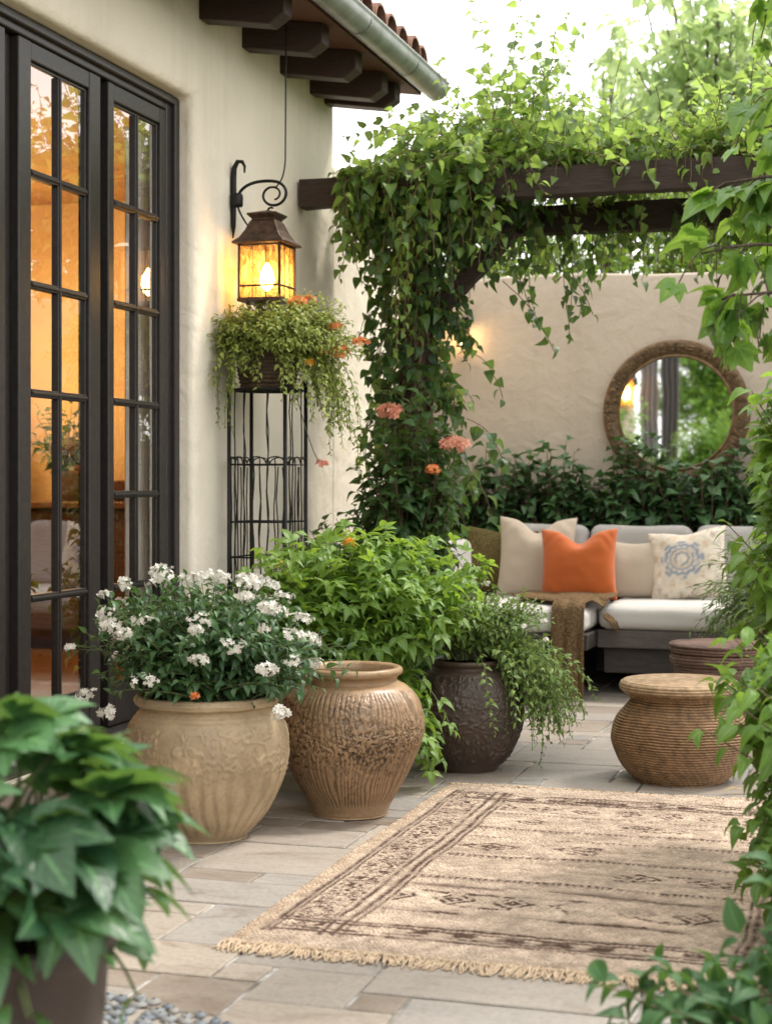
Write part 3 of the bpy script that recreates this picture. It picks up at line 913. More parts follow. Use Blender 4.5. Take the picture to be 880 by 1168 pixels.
# wall plate with a curled top
def plate(z0, z1, hw):
    return [(wx + .008, -hw, z0), (wx + .008, hw, z0)]
br.tube([(wx + .012, 0, .30), (wx + .014, 0, .36), (wx + .014, 0, .48), (wx + .014, 0, .58), (wx + .018, 0, .625), (wx + .035, 0, .655), (wx + .058, 0, .652), (wx + .07, 0, .63), (wx + .068, 0, .60)],
        [.003, .012, .015, .015, .013, .011, .009, .007, .004], 8)
br.lathe([(.026, -.03), (.030, -.02), (.030, .02), (.026, .03)], 12, (wx + .03, 0, .475))
# S arm and scroll
arm = [(wx + .03, 0, .475), (wx + .06, 0, .52), (wx + .10, 0, .545), (wx + .15, 0, .55), (wx + .20, 0, .54)]
br.tube(bez(arm[0], (wx + .05, 0, .57), (0.03, 0, .555), 12), .0075, 8)
spi = []
for k in range(40):
    a = PI / 2 - k * .235; rr_ = .062 * (1 - k / 62)
    spi.append((.03 + rr_ * math.cos(a) * 1.15, 0, .492 + rr_ * math.sin(a)))
br.tube(spi, np.linspace(.0075, .0045, 40), 7)
br.tube(bez((.03, 0, .43), (.01, 0, .44), (0, 0, .415), 6), .005, 6)
br.tube(bez((wx + .03, 0, .46), (wx + .05, 0, .40), (wx + .09, 0, .35), 8), .0045, 6)
br.build('bracket', M['iron'], lan, True)
lamp('lantern_light', (LX, LY, 2.14), 17, (1, .56, .20), .03)
cab = MB()
cab.tube(np.concatenate([bez((LX + .04, LY, 2.555), (LX + .085, LY, 2.58), (LX + .09, LY, 2.68), 8), [(LX + .092, LY, 3.0), (LX + .093, LY, 3.355)]]), .0035, 6)
tag(cab.build('cable', M['iron'], None, True), 'thin black cable running from the lantern bracket up to the rafters', 'cable')

# ------------------------------------------------------------------ metal stand with basket
SX, SY = -2.70, 6.93
st = thing('plant_stand', 'tall black wrought iron trellis stand against the house wall', 'plant stand', (SX, SY, 0))
hw = .135; H = 1.62
for sx in (-1, 1):
    for sy in (-1, 1):
        b_ = MB(); b_.tube([(sx * hw, sy * hw, 0), (sx * hw, sy * hw, H + (.02))], .0095, 8); b_.lathe([(.004, .0), (.013, .008), (.013, .02), (.004, .03)], 8, (sx * hw, sy * hw, H + .02))
        b_.build('post', M['iron'], st, True)
ra = MB()
for z in (.35, .62, .86, 1.02, 1.28):
    ra = MB(); ra.tube([(-hw, -hw, z), (hw, -hw, z), (hw, hw, z), (-hw, hw, z), (-hw, -hw, z)], .0042, 6)
    ra.build('rail', M['iron'], st, True)
wi = MB()
for side in range(4):
    for k in range(6):
        u_ = -hw + (k + 1) * 2 * hw / 7 + rng.uniform(-.005, .005); pts = []
        top = H if k in (1, 4) else (1.27 if k % 2 else 1.31)
        for z in np.linspace(.05, top, 18):
            o_ = .005 * math.sin(z * 19 + k * 1.7) + rng.uniform(-.0015, .0015)
            a_ = (u_ + o_, -hw - .006, z) if side == 0 else (u_ + o_, hw + .006, z) if side == 1 else (hw + .006, u_ + o_, z) if side == 2 else (-hw - .006, u_ + o_, z)
            pts.append(a_)
        wi.tube(pts, .0032, 5)
    # little arched curls under the top rail
    for k in range(3):
        c0 = -hw + (k + .5) * 2 * hw / 3; pts = []
        for a in np.linspace(0, PI, 9):
            d_ = .045 * math.cos(a); z = 1.285 + .03 * math.sin(a)
            pts.append((c0 + d_, -hw - .006, z) if side == 0 else (c0 + d_, hw + .006, z) if side == 1 else (hw + .006, c0 + d_, z) if side == 2 else (-hw - .006, c0 + d_, z))
        wi.tube(pts, .0032, 5)
wi.build('wirework', M['iron'], st, True)
sh = MB(); sh.tube([(hw * math.cos(a) * 1.2, hw * math.sin(a) * 1.2, H) for a in np.linspace(0, 2 * PI, 28)], .006, 6)
for s_ in (-.08, 0, .08): sh.tube([(-hw, s_, H), (hw, s_, H)], .0045, 6)
sh.build('shelf_ring', M['iron'], st, True)

def woven_mat(name, col, sc=1.0):
    n = N(name)
    cav = n.attr('cav')
    f = n.noise(30 * sc, 4); g2 = n.noise(6, 3)
    c = n.mix(n.ramp(f, [(.3, (0, 0, 0)), (.7, (1, 1, 1))]), tuple(x * .55 for x in col), tuple(min(1, x * 1.5) for x in col))
    c = n.mix(n.math('MULTIPLY', g2, .4), c, tuple(x * .5 for x in col))
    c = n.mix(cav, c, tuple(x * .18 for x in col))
    return n.done(n.pbsdf(c, .62, 0, .4, n.bump(f, .4, .004)))

def lathe_np(prof, nseg, disp=None, attr=None):
    """prof: list of (r,z); finely resampled, displaced along the radius. returns mesh with 'cav'"""
    prof = np.array(prof, dtype=float); m = len(prof)
    a = np.linspace(0, 2 * PI, nseg, endpoint=False)
    rr, aa = np.meshgrid(prof[:, 0], a, indexing='ij'); zz = np.repeat(prof[:, 1:2], nseg, 1)
    d = np.zeros_like(rr); cav = np.zeros_like(rr)
    if disp is not None:
        d, cav = disp(rr, aa, zz)
    tg = np.gradient(prof, axis=0); tg /= np.linalg.norm(tg, axis=1, keepdims=True) + 1e-9
    nr, nz = tg[:, 1:2], -tg[:, 0:1]
    r2 = np.maximum(rr + d * nr, 0.0005); z2 = zz + d * nz
    vs = np.stack([r2 * np.cos(aa), r2 * np.sin(aa), z2], -1).reshape(-1, 3)
    i, j = np.meshgrid(np.arange(m - 1), np.arange(nseg), indexing='ij'); j2 = (j + 1) % nseg
    q = np.stack([i * nseg + j, i * nseg + j2, (i + 1) * nseg + j2, (i + 1) * nseg + j], -1).reshape(-1, 4)
    return mesh_np(vs, q, {'cav': np.clip(cav, 0, 1).ravel()})

def spline(pts, n):
    """smooth (Catmull-Rom) profile"""
    P = np.array(pts, dtype=float); P = np.vstack([2 * P[0] - P[1], P, 2 * P[-1] - P[-2]])
    out = []; k = len(P) - 3
    per = max(2, n // k)
    for i in range(k):
        p0, p1, p2, p3 = P[i:i + 4]
        for t in np.linspace(0, 1, per, endpoint=(i == k - 1)):
            out.append(.5 * ((2 * p1) + (-p0 + p2) * t + (2 * p0 - 5 * p1 + 4 * p2 - p3) * t * t + (-p0 + 3 * p1 - 3 * p2 + p3) * t ** 3))
    o = np.array(out); o[:, 0] = np.maximum(o[:, 0], .0005); return o

bk = thing('flower_basket', 'round dark woven basket of small-leaved greenery and orange flowers below the lantern', 'flower basket', (SX, SY, H + .012))
def coil_disp(nc, amp, nst, z0, z1):
    def f(rr, aa, zz):
        ph = (zz - z0) / (z1 - z0) * nc + .28 * fbm(np.stack([np.cos(aa) * 2.4, np.sin(aa) * 2.4, zz * 9], -1), 83, 3)
        s = np.abs(np.sin(PI * ph)); st_ = .5 + .5 * np.sin(aa * nst + np.floor(ph) * 2.3)
        d = amp * (s ** .7 - .5) + amp * .35 * st_ * s
        return d, (1 - s) ** 2 * .95 + .15 * (1 - st_)
    return f
bp = spline([(.02, .002), (.11, .0), (.125, .02), (.14, .10), (.15, .20), (.155, .22), (.148, .225), (.135, .20), (.02, .17)], 120)
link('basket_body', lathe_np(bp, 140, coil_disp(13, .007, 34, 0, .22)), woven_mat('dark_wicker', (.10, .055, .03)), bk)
bf = Foliage(); bs = MB()
crown(bf, bs, (0, 0, .16), (.06, -.03, .23), (.37, .30, .18), 680, .019, (.032, .052), (.15, 1.0), .35, .35, minz=-.55, start=.3, sr=.0015, seed=5, base_r=.1, lift=.7)
for k in range(120):     # trailing strands, longest on the side away from the wall
    a = rng.uniform(-PI, PI)
    if math.cos(a) < -.5: continue
    rad_ = rng.uniform(.10, .17)
    side = max(0, math.cos(a - .3))
    L = rng.uniform(.14, .30) + side * rng.uniform(.0, .42)
    p = grow((rad_ * math.cos(a), rad_ * math.sin(a), .20), (math.cos(a) * (.8 + .5 * side), math.sin(a) * .8, .35), L, 12, 2.0, .18)
    bf.along(p, .015, (.028, .046), .1, .9, .2, .45, (.25, 1.0), .5, out=(0, 0, .1))
    bs.tube(p, .0013, 4, False)
for k in range(7):      # a few thin bare-ish strands on the left
    a = rng.uniform(PI * 1.08, PI * 1.45)
    p = grow((.15 * math.cos(a), .15 * math.sin(a), .18), (math.cos(a) * .4, math.sin(a) * .6, .1), rng.uniform(.3, .52), 14, 3.0, .2)
    bf.along(p, .022, (.018, .03), .1, .9, .2, .45, (.2, .8), .5); bs.tube(p, .0013, 4, False)
bf.build('foliage', 'ovate3', M['basket'], bk); bs.build('stem', M['twig'], bk, True)
for (x, y, z, r, mt) in ((.17, -.06, .38, .030, 'orange_f'), (.21, -.02, .395, .022, 'orange_f'), (.31, .03, .27, .026, 'orange_f'), (.33, .02, .15, .040, 'orange_f'), (.29, .02, .19, .026, 'orange_f'),
                         (.43, .05, .20, .026, 'orange_f'), (.27, -.02, .16, .028, 'yellow_f'), (.20, -.05, .22, .025, 'yellow_f'), (.26, .0, -.35, .022, 'pink_f'), (.24, -.1, .10, .02, 'yellow_f')):
    fo = flower_head('flower', M[mt], bk, (x, y, z), r, 20, r * .62)
    s_ = MB(); s_.tube(bez((x * .3, y * .3, .2), (x * .8, y, z + .02), (x, y, z), 8), .0022, 4); s_.build('stalk', M['twig'], fo)

# ------------------------------------------------------------------ pots
def mat_pot(name, col, dark, rough=.6, spec=.4, worn=None):
    n = N(name)
    cav = n.attr('cav'); f = n.noise(6, 6, .6, None, .6); g2 = n.noise(70, 4); st_ = n.noise(5, 5, .6, n.scaled(3, 3, .5), .5)
    c = n.mix(n.ramp(f, [(.3, (0, 0, 0)), (.7, (1, 1, 1))]), tuple(x * .78 for x in col), tuple(min(1, x * 1.15) for x in col))
    c = n.mix(n.math('MULTIPLY', n.ramp(st_, [(.5, (0, 0, 0)), (.75, (1, 1, 1))]), .4), c, worn or tuple(x * .6 for x in col))
    c = n.mix(n.math('MULTIPLY', n.ramp(g2, [(.3, (1, 1, 1)), (.5, (0, 0, 0))]), .3), c, dark)
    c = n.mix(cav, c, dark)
    r_ = n.ramp(f, [(.3, (rough - .12,) * 3), (.7, (rough + .1,) * 3)])
    return n.done(n.pbsdf(c, r_, 0, spec, n.bump(n.math('ADD', f, n.math('MULTIPLY', g2, .4)), .25, .006)))

def fig(p, sc, k, seed, warp=.5):
    """meandering ridge lines: 0..1"""
    q = p * sc
    wv = np.stack([fbm(q * .9 + 5, seed + 7, 2), fbm(q * .9 + 11, seed + 9, 2), fbm(q * .9 + 23, seed + 13, 2)], -1)
    f = fbm(q + wv * warp, seed, 2)
    return np.abs(np.sin(f * k))

def disp1(rr, aa, zz):
    p = np.stack([rr * np.cos(aa), rr * np.sin(aa), zz], -1)
    band = sstep(.19, .25, zz) * (1 - sstep(.37, .41, zz))
    low = (1 - sstep(.16, .30, zz)) * sstep(.01, .05, zz)
    out = sstep(.2, .24, rr)
    r1 = fig(p, 15, 4.5, 3, 1.0); rid = (1 - sstep(.0, .45, r1))
    rb = np.sin(aa * 30 + 3.0 * fbm(p * 5, 8, 2)); rb = sstep(-.2, .9, rb)
    d = .0055 * rid * band * out - .0022 * rb * low
    d += .0012 * fbm(p * 14, 31, 3)
    throw = .0008 * np.sin(zz * 420) * sstep(.38, .41, zz)
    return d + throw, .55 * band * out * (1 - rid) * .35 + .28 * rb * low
def disp2(rr, aa, zz):
    p = np.stack([rr * np.cos(aa), rr * np.sin(aa), zz], -1)
    body = sstep(.015, .03, zz) * (1 - sstep(.445, .465, zz)) * sstep(.15, .16, rr)
    wob = 2.0 * fbm(p * 7, 8, 2)
    rb = .5 + .5 * np.sin(aa * 78 + wob * 2.6 + 9 * fbm(np.stack([np.cos(aa) * 2.2, np.sin(aa) * 2.2, zz * 2], -1), 61, 2)); rb = sstep(.0, .45, rb + .15 * fbm(p * 30, 71, 2))
    mid = np.clip(1.25 - np.abs(zz - .27) / .165 + .55 * fbm(p * 6, 21, 2), 0, 1)
    r1 = fig(p, 30, 4.2, 5, 1.1); hol = 1 - sstep(.30, .62, r1)
    d = -.0036 * (1 - rb) * (1 - mid * .8) * body - .0085 * hol * mid * body + .001 * fbm(p * 18, 31, 2)
    cav = body * ((1 - rb) * (1 - mid * .85) * .62 + hol * mid * .95)
    return d, cav
def disp3(rr, aa, zz):
    p = np.stack([rr * np.cos(aa), rr * np.sin(aa), zz], -1)
    body = sstep(.02, .05, zz) * (1 - sstep(.38, .42, zz)) * sstep(.12, .14, rr)
    q = p * V(1, 1, 1.6)
    r1 = fig(q, 14, 4.5, 15, 1.1); rid = 1 - sstep(.05, .55, r1)
    return (.0065 * rid + .0015 * fbm(p * 20, 3, 2)) * body, body * (1 - rid) * .45

def soil_in(parent, r, z):
    s_ = MB(); n = 24
    pts = [(0, 0, z + .02)] + [(r * .55 * math.cos(a), r * .55 * math.sin(a), z + .012) for a in np.linspace(0, 2 * PI, n, endpoint=False)] + [(r * math.cos(a), r * math.sin(a), z) for a in np.linspace(0, 2 * PI, n, endpoint=False)]
    s_.add(pts, [(0, 1 + i, 1 + (i + 1) % n) for i in range(n)] + [(1 + i, n + 1 + i, n + 1 + (i + 1) % n, 1 + (i + 1) % n) for i in range(n)])
    s_.build('soil', M['soil'], parent, True)

# pot 1 with white flowers
P1 = (-2.20, 5.08, .0)
pot1 = thing('garden_pot', 'large cream glazed pot with leafy relief holding the white flowering shrub', 'pot', P1)
pr = spline([(.001, .002), (.125, .0), (.140, .012), (.208, .09), (.262, .205), (.276, .31), (.262, .385), (.232, .428), (.222, .440), (.229, .447), (.243, .455), (.247, .468), (.240, .480), (.225, .483), (.212, .472), (.208, .44), (.19, .40), (.001, .385)], 300)
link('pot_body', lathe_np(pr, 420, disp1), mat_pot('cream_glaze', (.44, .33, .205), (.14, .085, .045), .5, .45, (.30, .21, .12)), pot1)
soil_in(pot1, .205, .44)
sh1 = thing('white_flower_shrub', 'dark green shrub with white flower clusters growing in the large cream pot', 'shrub', (P1[0], P1[1], .44))
f_ = Foliage(); s_ = MB()
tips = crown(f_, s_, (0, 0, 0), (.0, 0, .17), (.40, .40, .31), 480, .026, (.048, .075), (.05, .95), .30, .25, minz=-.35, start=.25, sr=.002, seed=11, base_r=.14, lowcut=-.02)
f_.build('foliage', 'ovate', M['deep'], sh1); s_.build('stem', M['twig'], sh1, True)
# flower heads on the upper and camera-side surface
order = rng.permutation(len(tips)); cnt = 0; used = []
for i in order:
    t_ = tips[i]
    if t_[2] < .12 or (t_[1] > .12 and t_[2] < .33): continue
    rel = np.linalg.norm((t_ - V(0, 0, .17)) / V(.40, .40, .31))
    if rel < .82: continue
    if any(np.linalg.norm(t_ - u_) < .06 for u_ in used): continue
    used.append(t_)
    flower_head('flower', M['white_f'], sh1, t_ + (t_ - V(0, 0, .1)) * .06, rng.uniform(.016, .040), int(rng.uniform(14, 38)), .0105, (t_[0], t_[1] - .1, .25))
    cnt += 1
    if cnt >= 44: break
for c_ in ((-.30, -.28, .06), (-.18, -.37, .02), (.33, -.20, .02), (.30, -.22, .16)):
    flower_head('flower', M['white_f'], sh1, c_, .030, 30, .0125, (c_[0], c_[1], .15))
flower_head('flower', M['orange_f'], sh1, (.12, -.37, .09), .011, 8, .010, (.1, -1, .2))

# pot 2, ribbed, empty
P2 = (-1.856, 5.58, 0)
pot2 = thing('garden_pot', 'empty golden brown pot with ribbed and pierced scrollwork relief', 'pot', P2)
pr = spline([(.001, .002), (.125, .0), (.138, .010), (.150, .04), (.217, .16), (.264, .27), (.270, .335), (.252, .41), (.208, .462), (.176, .478), (.171, .490), (.176, .500), (.188, .508), (.192, .520), (.186, .531), (.172, .533), (.158, .522), (.155, .49), (.19, .44), (.235, .34), (.20, .18), (.12, .03), (.001, .025)], 420)
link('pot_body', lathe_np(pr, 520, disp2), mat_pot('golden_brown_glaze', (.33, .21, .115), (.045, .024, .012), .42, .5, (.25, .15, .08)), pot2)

# pot 3, dark, with trailing plant
P3 = (-1.68, 6.60, 0)
pot3 = thing('garden_pot', 'dark brown rounded pot with swirling relief under the trailing plant', 'pot', P3)
pr = spline([(.001, .002), (.115, .0), (.134, .010), (.190, .08), (.230, .18), (.236, .26), (.218, .345), (.172, .405), (.145, .422), (.143, .432), (.152, .442), (.154, .452), (.145, .459), (.13, .452), (.127, .43), (.001, .40)], 280)
link('pot_body', lathe_np(pr, 400, disp3), mat_pot('dark_brown_glaze', (.095, .064, .048), (.022, .015, .012), .45, .45, (.06, .04, .03)), pot3)
soil_in(pot3, .126, .425)
tr3 = thing('trailing_plant', 'green trailing plant spilling over the right of the dark brown pot', 'plant', (P3[0], P3[1], .42))
f_ = Foliage(); s_ = MB(); f2 = Foliage()
crown(f_, s_, (0, 0, .04), (.06, .04, .20), (.32, .28, .16), 230, .020, (.032, .055), (.15, .95), .3, .35, minz=-.2, start=.3, sr=.0016, seed=21, base_r=.09, lowcut=.10)
for k in range(120):
    a = rng.normal(.12, .36)
    L = rng.uniform(.26, .58)
    p = grow((.10 * math.cos(a), .10 * math.sin(a), .06), (math.cos(a), math.sin(a), rng.uniform(.5, 1.0)), L, 12, rng.uniform(1.2, 2.1), .2)
    f_.along(p, .016, (.028, .048), .15, .9, .25, .35, (.25, 1.0), .55, out=(0, 0, -.1)); s_.tube(p, .0014, 4, False)
for k in range(5):
    p = grow((.2 + rng.uniform(-.05, .12), -.05 + rng.uniform(-.08, .1), .02), (.25, -.1, -.3), rng.uniform(.22, .36), 10, 2.5, .15)
    f_.along(p, .012, (.014, .022), .0, .9, .2, .4, (.2, .7), .4); s_.tube(p, .0013, 4, False)
f_.build('foliage', 'ovate3', M['trail'], tr3); s_.build('stem', M['twig'], tr3, True)
for (x, y, z) in ((.10, -.05, .36), (.27, -.1, .19), (.34, -.05, .21), (.36, -.12, .14)):
    flower_head('flower', M['white_f'], tr3, (x, y, z), .010, 7, .010)

# hidden planter with lush shrub
P4 = (-2.12, 6.28, 0)
pl = thing('planter', 'plain terracotta planter standing behind the ribbed pot', 'pot', P4)
pr = spline([(.001, .002), (.13, 0), (.14, .01), (.17, .16), (.195, .30), (.21, .31), (.212, .345), (.20, .35), (.185, .34), (.18, .31), (.001, .29)], 120)
link('pot_body', lathe_np(pr, 96), mat_pot('terracotta', (.30, .13, .07), (.10, .04, .025), .75), pl)
soil_in(pl, .178, .325)
lu = thing('leafy_shrub', 'bright yellow-green leafy shrub with a few marigold blooms behind the ribbed pot', 'shrub', (P4[0], P4[1], .32))
f_ = Foliage(); s_ = MB()
crown(f_, s_, (0, 0, 0), (.08, -.02, .36), (.46, .42, .36), 330, .042, (.085, .135), (.1, 1.0), .4, .28, minz=-.55, start=.2, sr=.0028, seed=31, base_r=.12, lowcut=.0, lift=.7)
for k in range(40):
    a = rng.uniform(-2.2, -.1); p = grow((.1 * math.cos(a), .1 * math.sin(a), .1), (math.cos(a), math.sin(a), .9), rng.uniform(.45, .60), 10, 1.4, .15)
    f_.along(p, .040, (.075, .115), .35, .8, .4, .5, (.4, 1.0), .6, out=(0, 0, 0)); s_.tube(p, .0022, 4, False)
f_.build('foliage', 'trifol', M['lush'], lu); s_.build('stem', M['twig'], lu, True)
for (x, y, z) in ((-.33, -.20, .42), (.08, -.15, .64), (-.25, -.1, .55)):
    flower_head('flower', M['yellow_f'], lu, (x, y, z), .017, 18, .015, (0, -.6, .8))

# ------------------------------------------------------------------ rug
def build_rug():
    X0, X1, Y0, Y1 = -1.645, -.07, 3.90, 6.18
    rug = thing('woven_rug', 'beige jute rug with dark brown bordered pattern and fringed ends on the paving', 'rug', ((X0 + X1) / 2, (Y0 + Y1) / 2, 0))
    cx, cy = (X0 + X1) / 2, (Y0 + Y1) / 2
    nx, ny = 330, 470
    x = np.linspace(X0, X1, nx); y = np.linspace(Y0, Y1, ny); gx, gy = np.meshgrid(x, y, indexing='ij')
    p = np.stack([gx, gy, np.zeros_like(gx)], -1)
    ex = np.minimum(gx - X0, X1 - gx); ey = np.minimum(gy - Y0, Y1 - gy)
    nA = fbm(p * 22, 1, 3); nB = fbm(p * 60, 4, 2); nC = fbm(p * V(7, 30, 1), 9, 3)
    wav = .006 * fbm(p * V(6, 6, 1), 12, 2)
    def line(d, c, wd): return np.exp(-((d + wav - c) / wd) ** 2)
    m = np.zeros_like(gx)
    edge_y = .12
    inx = sstep(.058, .062, ex) * sstep(edge_y, edge_y + .01, ey)
    for c_, wd in ((.068, .008), (.086, .005), (.225, .008), (.262, .010), (.285, .006)):
        m = np.maximum(m, line(ex, c_, wd) * sstep(edge_y - .01, edge_y, ey) * (.75 + .5 * nA))
    # figured side border: broken geometric motifs
    bb = sstep(.095, .105, ex) * (1 - sstep(.205, .215, ex)) * sstep(edge_y + .03, edge_y + .05, ey)
    s = gy * 2 * PI / .17; u = (ex - .155) / .055
    mot = np.abs(np.sin(s)) * 1.3 - np.abs(u) + .8 * nA
    motif = sstep(.05, .3, np.abs(np.sin(mot * 4.2)) - .45) * sstep(-.35, .4, nB + .25)
    m = np.maximum(m, bb * motif * .85)
    # end border
    for c_, wd in ((.150, .009), (.178, .007), (.235, .008), (.262, .010)):
        m = np.maximum(m, line(ey, c_, wd) * sstep(.06, .075, ex) * sstep(-.7, .1, nC + .25))
    eb = sstep(.185, .195, ey) * (1 - sstep(.222, .23, ey)) * sstep(.29, .3, ex)
    m = np.maximum(m, eb * sstep(-.1, .3, nC + .5 * np.sin(gx * 2 * PI / .12)) * .85)
    fld = sstep(.295, .31, ex) * sstep(.28, .3, ey)
    ridge = np.zeros_like(gx)
    for yy, st_ in ((4.70, 1.0), (5.02, 1.0), (5.30, .75), (5.44, .85), (5.68, .5)):
        l_ = line(gy, yy, .012); ridge = np.maximum(ridge, l_ * fld)
        brk = .55 + .45 * np.sin(gx * 2 * PI / .022 + 3 * nA)
        m = np.maximum(m, l_ * fld * brk * st_ * sstep(-.9, .2, nC + .2))
    for yy, hh_, st_, per, lo_ in ((4.32, .016, .85, .0, 0), (4.47, .075, .95, .17, .1), (4.61, .018, .6, .0, 0), (4.86, .050, .8, .23, .35), (5.16, .060, .85, .31, .3), (5.57, .050, .75, .19, .35), (5.80, .055, .85, .15, .15), (5.92, .014, .8, .0, 0)):
        t_ = (gy - yy + wav * 1.5) / hh_
        if per == 0:
            b_ = np.exp(-t_ ** 2) * sstep(-.25, .3, nC + .1)
        else:
            d_ = np.abs(t_) + np.abs(((gx / per + yy * 3) % 1) - .5) * 2 * 1.15
            out_ = sstep(.35, .7, np.abs(np.sin(d_ * PI * 2.0 + .5 * nA))) * (1 - sstep(.95, 1.1, d_)) + (1 - sstep(.12, .2, np.abs(np.abs(t_) - .9))) * sstep(.0, .4, nC)
            vis = sstep(lo_ - .35, lo_ + .15, fbm(p * V(5, 5, 1), 90 + int(yy * 10), 2) + .25)
            b_ = np.clip(out_, 0, 1) * vis * sstep(-.5, .0, nB + .5 * nA + .1)
        m = np.maximum(m, b_ * fld * st_)
    m = np.clip(m * (1.3 + .35 * nB) * (1 - .3 * sstep(.2, .7, nA)), 0, 1)
    # braid relief
    wv_ = .5 + .5 * np.sin(gx * 2 * PI / .017 + 1.2 * nA + PI * np.floor(gy / .012)); ws = np.abs(np.sin(gy * PI / .012))
    z = .011 + .0022 * wv_ * ws + .0018 * nB + .005 * ridge + .0045 * fbm(p * 2.4, 40, 2) - .0015 * m
    z *= sstep(-.001, .006, ex) * .6 + .4
    base = np.stack([.82 + 0 * gx, .645 + 0 * gx, .505 + 0 * gx], -1)
    base *= (1 + .20 * nA + .10 * fbm(p * 2.2, 77, 2) + .13 * fbm(p * V(3, 26, 1), 55, 2))[..., None]
    base *= (.70 + .36 * wv_ * ws + .13 * nB)[..., None]
    edge = (1 - sstep(.045, .06, ex))[..., None]
    base = base * (1 - .3 * edge) + edge * .3 * V(.56, .40, .24)
    dk = np.stack([.07 + .02 * nB, .04 + .012 * nB, .035 + .01 * nB], -1)
    colr = base * (1 - m[..., None]) + dk * m[..., None]
    i, j = np.meshgrid(np.arange(nx - 1), np.arange(ny - 1), indexing='ij')
    k = lambda a, b: a * ny + b
    q = np.stack([k(i, j), k(i + 1, j), k(i + 1, j + 1), k(i, j + 1)], -1).reshape(-1, 4)
    vs = np.stack([gx - cx, gy - cy, z], -1).reshape(-1, 3)
    # skirt down to the paving
    brd = [k(a, 0) for a in range(nx)] + [k(nx - 1, b) for b in range(1, ny)] + [k(a, ny - 1) for a in range(nx - 2, -1, -1)] + [k(0, b) for b in range(ny - 2, 0, -1)]
    lo = vs[brd].copy(); lo[:, 2] = .002; o = len(vs)
    nb = len(brd); sk_ = np.array([(brd[(t + 1) % nb], brd[t], o + t, o + (t + 1) % nb) for t in range(nb)])
    vs = np.vstack([vs, lo]); c2 = np.vstack([colr.reshape(-1, 3), colr.reshape(-1, 3)[brd]])
    n = N('jute_weave')
    c = n.attr('pat', True)
    vr = n.t.nodes.new('ShaderNodeTexVoronoi'); vr.inputs['Scale'].default_value = 115; n.l(n.scaled(1, 1.5, 1), vr.inputs['Vector'])
    f = n.noise(260, 3)
    c = n.mix(n.ramp(vr.outputs['Distance'], [(.2, (0, 0, 0)), (.75, (.38,) * 3)]), c, (.22, .145, .095))
    mt = n.done(n.pbsdf(c, .95, 0, .1, n.bump(n.math('SUBTRACT', n.math('MULTIPLY', f, .5), vr.outputs['Distance']), 1.0, .009)))
    link('rug_weave', mesh_np(vs, np.vstack([q, sk_]), {'pat': np.clip(c2, 0, 1)}), mt, rug)
    jf = mat_simple('jute_yarn', (.50, .385, .27), .95, 0, 90, .45, .5, .1, .002)
    for sgn, yE in ((-1, Y0), (1, Y1)):
        fr = MB()
        for t in range(430):
            xx = X0 + .004 + (X1 - X0 - .008) * t / 429 + rng.uniform(-.003, .003)
            cl = .006 * math.sin(t * .37) + .012 * math.sin(t * .11)
            L = rng.uniform(.050, .088)
            pts = []
            dx = rng.uniform(-.022, .022) + cl
            zz = rng.uniform(.004, .013)
            for s_ in (0, .3, .65, 1):
                pts.append((xx + dx * s_ ** 1.5 - cx + rng.uniform(-.002, .002), yE + sgn * (L * s_ - .006) - cy, max(.0035, zz * (1 - s_ * .75) + .004 * math.sin(s_ * 5 + t))))
            fr.tube(pts, [.0036, .0034, .0032, .0022], 5)
        # knotted heading
        for t in range(210):
            xx = X0 + .004 + (X1 - X0 - .008) * t / 209
            fr.lathe([(.001, -.005), (.005, -.003), (.0058, .002), (.001, .006)], 6, (xx - cx + rng.uniform(-.001, .001), yE + sgn * .004 - cy, .0095))
        fr.build('fringe', jf, rug, True)
build_rug()

# ------------------------------------------------------------------ stools
ST = (-.795, 6.61, 0)
stl = thing('rattan_stool', 'round coiled rattan stool with flared top at the far edge of the rug', 'stool', ST)
pr = spline([(.001, .004), (.165, .0), (.185, .010), (.235, .065), (.268, .14), (.272, .185), (.255, .245), (.215, .295), (.196, .318), (.196, .332), (.214, .350), (.234, .358)], 420)
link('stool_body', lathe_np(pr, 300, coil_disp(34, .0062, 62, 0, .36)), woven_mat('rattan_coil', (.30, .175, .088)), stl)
def top_disp(rr, aa, zz):
    ph = rr / .0115; s = np.abs(np.sin(PI * ph)); st_ = .5 + .5 * np.sin(aa * np.maximum(6, np.floor(rr / .0115) * 8))
    e = sstep(.385, .396, zz)
    s2 = np.abs(np.sin(zz * PI / .011))
    return e * .0025 * (s ** .6) + (1 - e) * .003 * s2, e * ((1 - s) ** 2 * .8 + .12 * (1 - st_)) + (1 - e) * (1 - s2) ** 2 * .9
pr = np.vstack([spline([(.226, .356), (.238, .366), (.240, .382), (.234, .394), (.226, .3985)], 60), np.array([(r, .3985) for r in np.linspace(.225, .001, 130)])])
link('top', lathe_np(pr, 260, top_disp), woven_mat('rattan_top', (.40, .27, .155)), stl)

S2 = (-.745, 7.80, 0)
dr = thing('drum_stool', 'reddish brown woven drum stool partly hidden behind the rattan stool', 'stool', S2)
pr = spline([(.001, .002), (.20, 0), (.215, .02), (.222, .20), (.222, .33), (.232, .345), (.240, .365), (.232, .385), (.226, .395), (.238, .405), (.236, .425), (.22, .44), (.001, .447)], 260)
link('drum_body', lathe_np(pr, 220, coil_disp(30, .004, 70, 0, .44)), woven_mat('brown_wicker', (.16, .088, .062)), dr)

